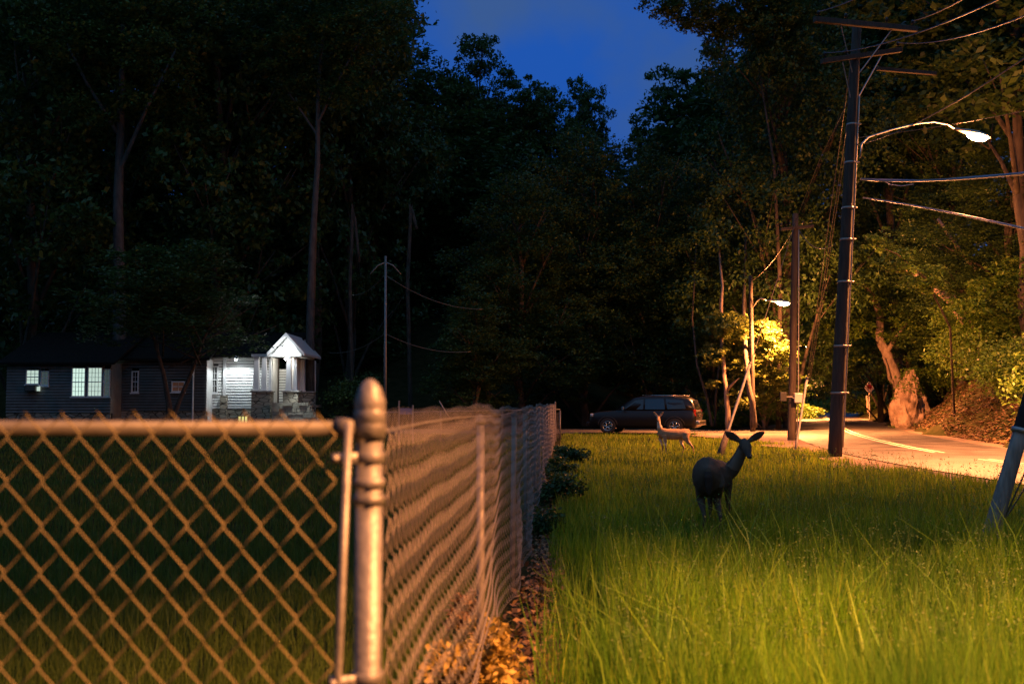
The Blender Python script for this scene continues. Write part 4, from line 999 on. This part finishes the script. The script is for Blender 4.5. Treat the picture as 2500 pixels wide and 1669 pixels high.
# right bank trees
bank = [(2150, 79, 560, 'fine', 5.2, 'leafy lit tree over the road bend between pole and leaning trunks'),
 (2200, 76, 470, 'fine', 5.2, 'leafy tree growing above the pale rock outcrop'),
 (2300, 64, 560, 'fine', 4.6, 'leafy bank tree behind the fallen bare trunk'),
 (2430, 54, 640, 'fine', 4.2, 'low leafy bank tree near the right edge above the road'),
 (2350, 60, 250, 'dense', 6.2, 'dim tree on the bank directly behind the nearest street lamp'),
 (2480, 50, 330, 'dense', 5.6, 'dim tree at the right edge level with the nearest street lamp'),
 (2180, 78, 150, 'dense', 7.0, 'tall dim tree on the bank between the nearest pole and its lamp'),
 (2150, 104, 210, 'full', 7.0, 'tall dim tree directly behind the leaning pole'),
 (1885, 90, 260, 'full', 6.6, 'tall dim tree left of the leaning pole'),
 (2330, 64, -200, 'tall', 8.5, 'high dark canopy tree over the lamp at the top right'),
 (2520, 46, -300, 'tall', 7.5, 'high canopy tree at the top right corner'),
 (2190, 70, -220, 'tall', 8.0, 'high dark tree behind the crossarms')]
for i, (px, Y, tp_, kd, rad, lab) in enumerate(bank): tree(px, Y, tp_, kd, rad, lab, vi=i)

# shrubs on the bank and edges
def shrub(px, Y, hgt, rad, label, m='leafB', seed=0, leaf=.15, n=130, per=38, x=None):
    rng = np.random.default_rng(seed+100); x_ = at(px, 985, Y).x if x is None else x; z0 = gzf(x_, Y)
    lob = [(rng.uniform(-.5, .5)*rad, rng.uniform(-.4, .4)*rad, hgt*rng.uniform(.25, .75), rad*.6, rad*.6, hgt*.32) for _ in range(6)]
    p, c_ = crown_pts(lob, n, per, .38*max(rad, .6), rng, .6, .3); p[:, 2] = np.abs(p[:, 2])
    V, Fq = leaves(p, leaf*rng.uniform(.6, 1.3, len(p)), rng, .4)
    t = empty('shrub', (x_, Y, z0-.05), label=label, cat='shrub'); link('foliage', mesh_np('foliage', V, Fq, False, M[m]), t)
    b = MB()
    for cc in c_[::7]: b.tube([(0, 0, 0), (cc[0]*.4, cc[1]*.4, cc[2]*.6), tuple(cc)], [.03, .02, .008], 5)
    b.build('stems', M['bark'], t, True); return t
sh = [(2300, 61, 2.8, 2.4, 'leafy shrub on the bank above the curve of the road'), (2390, 48, 2.8, 2.3, 'large dim shrub on the bank left of the leaning post'),
 (2480, 42, 2.6, 2.2, 'shrub on the bank behind the top of the leaning post'), (2262, 69, 2.8, 1.8, 'shrub just right of the pale rock outcrop'),
 (2350, 66, 3.0, 2.6, 'shrub high on the bank under the fallen trunk'), (2440, 54, 3.4, 2.8, 'broad shrub high on the bank near the right edge'),
 (2005, 165, 3.0, 6.0, 'low bush at the far end of the road'), (1925, 98, 1.9, 2.8, 'low lit bush left of the far road'), 
 (1690, 62, 1.7, 2.0, 'low dark bush behind the rear bumper of the car'), (1860, 72, 1.6, 2.4, 'low bush at the driveway mouth behind the second pole'),
 (2112, 108, 2.6, 2.4, 'lit bush under the diamond sign'), (1740, 58, 1.2, 1.6, 'low weeds bush at the foot of the lit maple'),
 (862, 60, 3.4, 1.8, 'scraggly bush right of the stone steps'), (2560, 36, 2.6, 2.0, 'shrub at the right edge beyond the road')]
for i, (px, Y, hgt, rad, lab) in enumerate(sh): shrub(px, Y, hgt, rad, lab, 'leafA' if px < 1000 else 'leafB', i, .17 if Y < 70 else .26)

# bare and leaning trunks
def trunk(pts, r0, r1, label, m='barklight', name='fallen_tree', cat='tree trunk', branches=()):
    t = empty(name, tuple(pts[0]), label=label, cat=cat); o_ = Vector(pts[0]); n = len(pts)
    b = MB(); P = []
    for i in range(n-1):
        for k in range(4): P.append(pts[i] + (pts[i+1]-pts[i])*k/4 + Vector((random.uniform(-1, 1), random.uniform(-1, 1), random.uniform(-1, 1)))*r0*.14)
    P.append(pts[-1]); b.tube([p-o_ for p in P], [r0 + (r1-r0)*i/(len(P)-1) for i in range(len(P))], 10); b.build('trunk', M[m], t, True)
    for bp, br in branches:
        b = MB(); b.tube([p-o_ for p in bp], [br*(1-.7*i/(len(bp)-1)) for i in range(len(bp))], 7); b.build('branch', M[m], t, True)
    return t
trunk([at(2358, 790, 50), at(2318, 735, 50.5), at(2270, 690, 51), at(2212, 655, 51.5)], .20, .13, 'bare dead trunk slanting down to the right across the dark bank')
trunk([at(2385, 660, 52), at(2330, 590, 53), at(2290, 535, 54)], .13, .08, 'dim slanting branch high above the bare dead trunk')
trunk([at(2207, 985, 62), at(2200, 950, 62), at(2172, 880, 62), at(2150, 830, 62.5), at(2147, 760, 63), at(2120, 705, 64), at(2092, 690, 64)], .42, .12, 'pale crooked tree trunk leaning left out of the rock outcrop', 'barklight', 'leaning_tree',
      'tree', [([at(2190, 945, 62), at(2172, 925, 61.8), at(2165, 890, 61.8), at(2155, 870, 61.5)], .14), ([at(2165, 860, 62), at(2190, 820, 62), at(2215, 790, 62)], .16)])
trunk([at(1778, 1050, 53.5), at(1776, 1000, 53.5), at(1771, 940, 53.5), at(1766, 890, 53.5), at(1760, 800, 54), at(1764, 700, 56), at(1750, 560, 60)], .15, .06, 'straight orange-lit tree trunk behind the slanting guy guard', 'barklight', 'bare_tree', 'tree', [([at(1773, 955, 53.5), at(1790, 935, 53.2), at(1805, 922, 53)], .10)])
trunk([at(1842, 1043, 50.5), at(1836, 985, 50.5), at(1826, 925, 51), at(1820, 860, 52), at(1815, 740, 55), at(1822, 560, 60)], .17, .07, 'dark slightly leaning tree trunk between the lit trunk and second pole', 'bark', 'bare_tree', 'tree')
trunk([at(1738, 1040, 55), at(1725, 970, 55.5), at(1702, 890, 56), at(1690, 780, 57), at(1700, 600, 60)], .09, .04, 'thin dark trunk leaning left behind the car', 'bark', 'bare_tree', 'tree')
trunk([at(1745, 1040, 56), at(1748, 960, 56), at(1760, 860, 57), at(1757, 740, 58), at(1770, 560, 60)], .08, .04, 'thin dark upright trunk left of the orange-lit trunk', 'bark', 'bare_tree', 'tree')
trunk([at(2121, 1008, 98), at(2119, 985, 98), at(2117, 965, 98)], .15, .12, 'pale far trunk under the diamond sign', 'barklight', 'bare_tree', 'tree')
trunk([at(2061, 1000, 175), at(2060, 940, 175), at(2063, 850, 175)], .5, .35, 'orange-lit trunk just right of the nearest pole at the far road end', 'barklight', 'bare_tree', 'tree')
for i, px in enumerate((1876, 1888, 1903, 1968, 2011, 2022)):
    pass
trunk([at(2011, 1000, 172), at(2012, 930, 172), at(2009, 850, 172)], .34, .25, 'thin pale trunk left of the nearest pole at the far road end', 'barklight', 'bare_tree', 'tree')
trunk([at(1992, 1000, 170), at(1990, 930, 170), at(1992, 850, 170)], .30, .22, 'second thin pale trunk near the far lamp', 'barklight', 'bare_tree', 'tree')
trunk([at(1866, 1018, 80), at(1865, 960, 80), at(1870, 880, 80)], .18, .12, 'thin pale trunk at the left of the far road', 'barklight', 'bare_tree', 'tree')
# slender trunks in the dark left wood
for px, Y, w_, p1, lab in ((1003, 66, .15, 560, 'thin dim trunk right of the yard pole'), (862, 64, .13, 640, 'thin dim trunk left of the yard pole')):
    x_ = at(px, 985, Y).x; T = at(px+ (15 if px > 300 else 0), p1, Y)
    trunk([Vector((at(px-12 if px == 770 else px, 985, Y).x, Y, gzf(x_, Y)-.3)), at(px-8, 700, Y), at(px, 500, Y), T], w_, w_*.7, lab, 'barklight' if w_ > .2 else 'bark', 'bare_tree', 'tree')

# rock outcrop
def outcrop():
    c = at(2222, 1042, 60.0); x_, y_ = c.x, c.y; z0 = gzf(x_, y_)
    bm = bmesh.new(); bmesh.ops.create_icosphere(bm, subdivisions=5, radius=1)
    from mathutils import noise as N
    top = at(2215, 905, 60).z
    for v in bm.verts:
        p = v.co.copy(); hgt = (p.z+1)/2
        nn_ = N.fractal(p*1.5 + Vector((3, 1, 7)), 1.0, 2.0, 6)*.36 + (.5-abs(N.noise(Vector((p.x*4, p.y*4, p.z*1.4)))))*.34 + N.noise(p*7)*.10
        wd = 1.0*(1-.80*hgt**.9) + .12
        v.co = Vector((p.x*(1.25*wd)*(1+nn_) - .05 + .15*hgt, p.y*1.3*wd*(1+nn_), hgt*(top-z0+.7) + nn_*.7 - .7))
    me = bpy.data.meshes.new('rock_outcrop'); bm.to_mesh(me); bm.free(); me.materials.append(M['rock'])
    for p in me.polygons: p.use_smooth = False
    o = link('rock_outcrop', me); o.location = (x_, y_, z0)
    rg = np.random.default_rng(77); vv = np.array([v.co[:] for v in me.vertices]); nv = np.array([v.normal[:] for v in me.vertices])
    ps = rg.choice(len(vv), 12); sel = []
    for q_ in ps: dd_ = np.linalg.norm(vv-vv[q_], axis=1); sel.append(rg.choice(np.where(dd_ < rg.uniform(.4, .8))[0], 130))
    sel = np.concatenate(sel); V, Fq = leaves(vv[sel] + nv[sel]*rg.uniform(.02, .16, (len(sel), 1)), rg.uniform(.08, .17, len(sel)), rg, .4)
    link('vines', mesh_np('vines', V, Fq, False, M['leafB']), o)
    tag(o, 'tall pale jagged rock outcrop lit orange on the bank at the road bend', 'rock')
outcrop()
def custom_tree(px, Y, py, stems, lobes, label, m='leafB', leaf=.19, n=260, per=34, seed=1, rc=.6, bark='bark'):
    B = at(px, py, Y); B.z = gzf(B.x, Y) - .2; t = empty('tree', tuple(B), label=label, cat='tree'); rng = np.random.default_rng(seed)
    b = MB()
    for pts, r in stems: b.tube([Vector((0, 0, 0))] + [at(a, c_, d_) - B for a, c_, d_ in pts], [r*(1-.75*i/len(pts)) for i in range(len(pts)+1)], 9)
    b.build('trunk', M[bark], t, True)
    L_ = []
    for a, c_, d_, r in lobes: q_ = at(a, c_, d_) - B; L_.append((q_.x, q_.y, q_.z, r, r*1.1, r*.7))
    p, _c = crown_pts(L_, n, per, rc, rng, .45, .3); V, Fq = leaves(p, leaf*rng.uniform(.6, 1.3, len(p)), rng, .8)
    link('crown', mesh_np('crown', V, Fq, False, M[m]), t); return t
custom_tree(2240, 67, 1010, [([(2215, 880, 67), (2180, 800, 65), (2130, 740, 64)], .2), ([(2250, 860, 67), (2270, 760, 66), (2300, 700, 65)], .16)],
  [(2120, 700, 62, 1.9), (2070, 790, 61, 1.7), (2180, 790, 62, 1.8), (2240, 720, 63, 2.0), (2300, 800, 64, 2.0), (2150, 630, 63, 1.9), (2210, 860, 64, 1.4), (2330, 880, 65, 1.7), (2070, 870, 64, 1.1)],
  'spreading tree whose lamplit sprays hang over the leaning pale trunk', n=420, seed=31)
custom_tree(1880, 74, 1020, [([(1900, 900, 73), (1950, 840, 72), (2000, 820, 71)], .15)],
  [(1985, 812, 70, 1.5), (2035, 840, 71, 1.4), (1975, 895, 72, 1.1), (2050, 905, 74, 1.2), (1960, 940, 74, .9), (2080, 860, 73, 1.3)],
  'lit spray of leaves reaching over the road between the two utility poles', n=230, seed=32)
custom_tree(290, 58, 1040, [([(292, 800, 58), (288, 500, 58), (296, 260, 58), (300, 60, 58)], .46), ([(290, 420, 58), (360, 260, 57), (430, 120, 57)], .2), ([(290, 330, 58), (210, 200, 57), (150, 80, 57)], .18)],
  [(290, 60, 57, 3.2), (400, 130, 56, 2.6), (180, 120, 56, 2.8), (330, 250, 57, 1.9), (230, 260, 56, 2.0), (470, 40, 57, 2.6), (90, 40, 57, 2.6), (300, -80, 57, 4), (450, 240, 58, 1.8)],
  'tall tree whose thick dim straight trunk rises above the left wing of the house', 'leafA', n=480, per=40, seed=51, rc=.95, leaf=.26, bark='barkdim')
custom_tree(757, 60, 1040, [([(757, 800, 60), (762, 600, 60), (775, 400, 60), (776, 220, 60), (790, 60, 60)], .30), ([(776, 300, 60), (840, 170, 59), (900, 60, 59)], .13), ([(775, 330, 60), (700, 220, 60), (650, 120, 60)], .12)],
  [(790, 90, 59, 2.8), (880, 90, 59, 2.4), (680, 130, 59, 2.5), (800, 220, 60, 1.8), (720, 230, 60, 1.7), (870, 200, 59, 1.8), (940, 30, 59, 2.0), (760, -40, 59, 3.4), (620, 60, 60, 2.4)],
  'tall tree whose slender dim trunk rises just above the porch roof', 'leafA', n=460, per=40, seed=52, rc=.9, leaf=.25, bark='barkdim')
custom_tree(1900, 57, 1045, [([(1905, 700, 57), (1890, 400, 57), (1850, 150, 57)], .16)],
  [(1600, 5, 55, 1.1), (1560, -20, 55, .9), (1680, 25, 55, 1.6), (1740, 55, 56, 1.5), (1800, 30, 56, 1.8), (1835, 90, 56, 1.2), (1700, -50, 56, 2.2), (1900, 20, 57, 2.4), (1900, 140, 57, 1.6)],
  'tall thin tree whose boughs overhang the top right of the sky opening', 'leafA', n=560, per=45, seed=35, rc=.6, leaf=.2)
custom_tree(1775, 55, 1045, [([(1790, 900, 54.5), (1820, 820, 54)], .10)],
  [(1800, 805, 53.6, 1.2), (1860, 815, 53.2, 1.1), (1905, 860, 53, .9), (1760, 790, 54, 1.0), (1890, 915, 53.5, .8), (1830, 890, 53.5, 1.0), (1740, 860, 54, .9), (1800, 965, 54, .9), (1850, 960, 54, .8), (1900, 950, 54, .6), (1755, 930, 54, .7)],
  'young maple with broad leaves tinted pale for lamplight hanging beside the orange-lit trunk', m='leafM', n=420, per=30, seed=37, leaf=.20, rc=.42)
custom_tree(2420, 50, 960, [([(2400, 860, 50), (2370, 780, 49), (2330, 720, 48)], .15), ([(2450, 840, 50), (2480, 740, 49)], .13)],
  [(2350, 780, 48, 1.5), (2420, 740, 47, 1.7), (2480, 820, 47, 1.6), (2390, 880, 49, 1.4), (2500, 680, 47, 1.8), (2300, 860, 51, 1.3), (2450, 920, 48, 1.2)],
  'leafy tree leaning out of the bank below the bare dead trunk', n=330, seed=33)
custom_tree(2330, 46, 1000, [([(2320, 800, 44), (2260, 680, 40), (2190, 620, 37), (2140, 600, 36)], .06)],
  [(2135, 598, 36, .45), (2160, 606, 36, .4), (2120, 585, 36, .35), (2200, 640, 38, .7), (2150, 560, 37, .45), (2260, 680, 40, .9)], 'thin tree whose high leafy branch tip catches the lamplight beside the nearest pole', n=90, seed=34, rc=.35, leaf=.14)

# ------------------------------------------------------------------ far wood as one mass
SKX = [-400, 900, 1000, 1060, 1130, 1240, 1330, 1400, 1480, 1515, 1570, 1700, 1780, 1900, 3000]
SKY_ = [-300, -200, 120, 190, 210, 225, 265, 275, 300, 330, 240, 250, 100, -150, -300]
rng = np.random.default_rng(5); allp = []; alls = []
dec = [v['V'].reshape(-1, 4, 3) for v in VAR['tall'] + VAR['full']]
Vs = []
for i in range(330):
    Y = rng.uniform(84, 122); px = rng.uniform(-250, 1200) if i % 5 < 3 else rng.uniform(1200, 2750); s0 = np.interp(px, SKX, SKY_)
    if px < 900: Y = rng.uniform(76, 100)
    top = s0 + 25 + rng.uniform(0, 1)**1.25*(780-s0)
    x_ = at(px, 985, Y).x; zt = at(px, top, Y).z
    dx_ = x_ - from_y(Y)
    if abs(dx_) < 9 and zt < 16: continue
    src = dec[i % len(dec)]; sel = rng.choice(len(src), 2400, replace=False); P = src[sel].copy()
    c_ = P.mean(1, keepdims=True); P = c_ + (P-c_)*1.9
    Hs = .62; rs = rng.uniform(.95, 1.35); a = rng.uniform(0, 6.28); ca, sa = math.cos(a), math.sin(a)
    x = P[..., 0]*rs; y = P[..., 1]*rs; z = (P[..., 2]-18.8)*Hs*rs
    Vs.append(np.stack([x*ca-y*sa + x_, x*sa+y*ca + Y, z + zt], -1).reshape(-1, 3))
V = np.concatenate(Vs); Fq = np.arange(len(V)).reshape(-1, 4)
tag(link('distant_wood', mesh_np('distant_wood', V, Fq, False, M['leafA'])), 'dark wooded hillside closing the valley behind the house and road', 'woodland', kind='stuff')

# unseen wood added round and behind the photographer to close off the low sky
Vs = []
ring = [(rng.uniform(-62, -26), rng.uniform(-45, 50)) for _ in range(34)] + [(rng.uniform(-60, 60), rng.uniform(-60, -16)) for _ in range(46)] + [(rng.uniform(26, 62), rng.uniform(-40, 26)) for _ in range(30)]
for i, (x_, y_) in enumerate(ring):
    if y_ > 5 and abs(x_/max(y_, 1)) < .62: continue
    src = dec[i % len(dec)]; sel = rng.choice(len(src), 1300, replace=False); P = src[sel].copy(); c_ = P.mean(1, keepdims=True); P = c_ + (P-c_)*3.2
    rs = rng.uniform(1.0, 1.5); a = rng.uniform(0, 6.28); ca, sa = math.cos(a), math.sin(a)
    x = P[..., 0]*rs; y = P[..., 1]*rs; z = P[..., 2]*rng.uniform(.9, 1.35) + float(gz(x_, y_))*.6 - (2.5 if i % 2 else 6)
    Vs.append(np.stack([x*ca-y*sa + x_, x*sa+y*ca + y_, z], -1).reshape(-1, 3))
V = np.concatenate(Vs).reshape(-1, 4, 3); c_ = V.mean(1); V = V[(c_[:, 1] < 1) | (np.abs(c_[:, 0]) > c_[:, 1]*.66+1.5)].reshape(-1, 3); Fq = np.arange(len(V)).reshape(-1, 4)
tag(link('surrounding_wood', mesh_np('surrounding_wood', V, Fq, False, M['leafA'])), 'unseen dark wood added round and behind the photographer', 'woodland', kind='stuff')

# ------------------------------------------------------------------ grass
def blades(x, y, h, wd, rng, bend=.35, z=None):
    n = len(x); z0 = gz(x, y) if z is None else z; a = rng.uniform(0, 2*math.pi, n); b = rng.uniform(0, 2*math.pi, n)
    dx_, dy_ = np.cos(a)*wd*.5, np.sin(a)*wd*.5; bx, by = np.cos(b), np.sin(b); k = rng.uniform(.1, 1, n)*bend*h
    P = np.stack([x, y, z0-.02], -1); W = np.stack([dx_, dy_, 0*dx_], -1)
    m = np.stack([x+bx*k*.3, y+by*k*.3, z0+h*.55], -1); t = np.stack([x+bx*k, y+by*k, z0+h*(1-.25*(k/h)**2)], -1)
    V = np.stack([P-W, P+W, m+W*.8, m-W*.8, t+W*.12, t-W*.12], 1).reshape(-1, 3)
    i = np.arange(n)*6; Fq = np.stack([np.stack([i, i+1, i+2, i+3], -1), np.stack([i+3, i+2, i+4, i+5], -1)], 1).reshape(-1, 4)
    return V, Fq
rng = np.random.default_rng(9)
def field(N, y0, y1, side):
    y = np.exp(rng.uniform(math.log(y0), math.log(y1), N)); s = rng.uniform(-.60, .60, N); x = s*y
    fx = FA[0] + (y-FA[1])*(FB[0]-FA[0])/(FB[1]-FA[1])
    clump = np.sin(x*2.1+np.sin(y*1.3)*2)*np.sin(y*1.7+np.sin(x*.9)*2) + .6*np.sin(x*5.3+1)*np.sin(y*4.1)
    if side == 'right':
        e = from_y(y) - HW - .75 - .35*np.sin(y*.6) - .25*np.sin(y*1.7) - np.where((y > 36), np.clip((y-36)/8, 0, 1)*3.6, 0)
        keep = (x > fx + .22 + .25*rng.uniform(0, 1, N)**2*(y > 3)) & (x < e) & (y < 48.3)
        keep &= ~((rng.uniform(0, 1, N) < .75) & (x < fx + .4 + .04*y) & (y < 9))
    else: keep = (x < fx - .05) & (y > 2.3) & (y < 50)
    return x[keep], y[keep], clump[keep]
# meadow
x, y, cl = field(430000, 2.6, 48, 'right')
h = np.interp(y, [3, 6, 9, 14, 25, 48], [.42, .42, .32, .22, .16, .13])*rng.uniform(.35, 1.3, len(x))*(1+.30*cl)
wd = .0045*(y/6)**.85*rng.uniform(.6, 1.4, len(x)) + .0015
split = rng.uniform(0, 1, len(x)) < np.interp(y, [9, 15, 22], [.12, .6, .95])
V, Fq = blades(x[~split], y[~split], h[~split], wd[~split], rng)
tag(link('meadow_grass', mesh_np('meadow_grass', V, Fq, False, M['grass'])), 'tall uncut green grass of the meadow right of the fence', 'grass', kind='stuff')
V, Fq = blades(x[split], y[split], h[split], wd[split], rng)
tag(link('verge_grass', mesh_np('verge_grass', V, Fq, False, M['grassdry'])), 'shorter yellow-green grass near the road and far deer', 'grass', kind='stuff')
# seed heads and long stalks in the meadow
n = 1500; y = np.exp(rng.uniform(math.log(4.0), math.log(22), n)); x = rng.uniform(-.02, .58, n)*y
e = from_y(y)-HW-1.2; fx = FA[0] + (y-FA[1])*(FB[0]-FA[0])/(FB[1]-FA[1]); kp = (x > fx+.6) & (x < e); x, y = x[kp], y[kp]
V1, F1 = blades(x, y, rng.uniform(.35, .68, len(x)), .0035*(y/6)**.7, rng, .25)
cs_, = [np.stack([x, y, gz(x, y)+.5], -1)]
pp = np.repeat(cs_, 9, 0) + rng.normal(size=(len(cs_)*9, 3))*np.array([.018, .018, .05]); V2, F2 = leaves(pp, .014*np.repeat((y/6)**.6, 9), rng, 0)
tag(link('seeding_stalks', mesh_np('seeding_stalks', np.concatenate([V1, V2]), np.concatenate([F1, F2+len(V1)]), False, leafmat('seed_heads', (.08,.16,.03), (.12,.20,.04), (.20,.26,.08), .3, .6))), 'thin stalks with feathery seed heads standing above the meadow', 'grass', kind='stuff')
# wide foreground blades
n = 650; y = rng.uniform(3.2, 11.0, n); x = rng.uniform(0, .56, n)*y; fx = FA[0] + (y-FA[1])*(FB[0]-FA[0])/(FB[1]-FA[1]); kp = x > fx+.55; x, y = x[kp], y[kp]
V1, F1 = blades(x, y, rng.uniform(.3, .85, len(x)), rng.uniform(.006, .012, len(x)), rng, .95)
tag(link('broad_blades', mesh_np('broad_blades', V1, F1, False, leafmat('broad_grass', (.10,.26,.01), (.17,.36,.02), (.32,.48,.05), .45, .4))), 'broad bright grass blades in the near foreground', 'grass', kind='stuff')
# yard grass left
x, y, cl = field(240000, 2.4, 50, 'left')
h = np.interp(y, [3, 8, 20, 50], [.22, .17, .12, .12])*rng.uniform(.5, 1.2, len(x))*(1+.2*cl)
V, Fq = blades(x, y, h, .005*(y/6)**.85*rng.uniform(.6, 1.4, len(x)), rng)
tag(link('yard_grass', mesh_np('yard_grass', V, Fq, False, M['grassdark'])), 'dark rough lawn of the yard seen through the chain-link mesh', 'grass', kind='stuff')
# leaf litter and dry weeds at the foot of the fence
n = 5200; y = np.exp(rng.uniform(math.log(2.6), math.log(20), n)); fx = FA[0] + (y-FA[1])*(FB[0]-FA[0])/(FB[1]-FA[1])
x = fx + rng.normal(size=n)*.10 + .22; V, Fq = leaves(np.stack([x, y, .02+rng.uniform(0, .10, n)], -1), rng.uniform(.03, .07, n), rng, .6)
tag(link('fallen_leaves', mesh_np('fallen_leaves', V, Fq, False, M['dead'])), 'dry fallen leaves lying along the foot of the long fence', 'leaves', kind='stuff')
def weed(x, y, hgt, rad, label, m, seed, leaf=.05, n=60, per=16):
    rng = np.random.default_rng(seed); lob = [(rng.uniform(-.5, .5)*rad, rng.uniform(-.5, .5)*rad, hgt*rng.uniform(.2, .75), rad*.5, rad*.5, hgt*.3) for _ in range(5)]
    p, c_ = crown_pts(lob, n, per, rad*.3, rng, .8, .2); p[:, 2] = np.abs(p[:, 2]); V, Fq = leaves(p, leaf*rng.uniform(.6, 1.3, len(p)), rng, .2)
    t = empty('weed', (x, y, 0), label=label, cat='weed'); link('foliage', mesh_np('foliage', V, Fq, False, M[m]), t)
    b = MB()
    for cc in c_[::5]: b.tube([(cc[0]*.2, cc[1]*.2, 0), tuple(cc)], [.004, .002], 4)
    b.build('stems', M['bark'], t); return t
weed(at(1160, 1600, 4.7).x, 4.7, .62, .26, 'dry orange-leaved weed at the foot of the fence near the bottom edge', 'rust', 1, .05)
weed(at(1212, 1600, 5.4).x, 5.4, .42, .24, 'small rust-leaved weed just right of the dry orange one', 'rust', 2, .045)
weed(at(1150, 1500, 6).x, 6.0, .5, .16, 'thin dry climber reaching up the mesh', 'dead', 3, .045, 40)
weed(at(1300, 1200, 14).x+.35, 14, .5, .42, 'dark weed clump growing against the middle of the long fence', 'leafA', 4, .06, 90)
weed(at(1320, 1150, 19).x+.35, 19, .5, .45, 'dark weed clump halfway to the far fence end', 'leafA', 5, .08, 90)
weed(at(1350, 1120, 24).x+.5, 24, .5, .5, 'dark weed clump nearest the far fence end', 'leafA', 6, .09, 90)
weed(at(1290, 1250, 11).x+.25, 11, .38, .3, 'low dark weed clump beside the sagging mesh', 'leafA', 7, .05, 80)
# litter on the bank
n = 60000; y = rng.uniform(20, 75, n); d = rng.uniform(0, 1, n)**1.4*14; x = from_y(y) + HW + 1.0 + d
V, Fq = leaves(np.stack([x, y, gz(x, y)+.03+rng.uniform(0, .12, n)], -1), rng.uniform(.09, .22, n), rng, 1.2)
tag(link('bank_leaf_litter', mesh_np('bank_leaf_litter', V, Fq, False, M['litter'])), 'brown leaf litter and creeping plants covering the roadside bank', 'leaves', kind='stuff')
print('objects', len(bpy.data.objects))
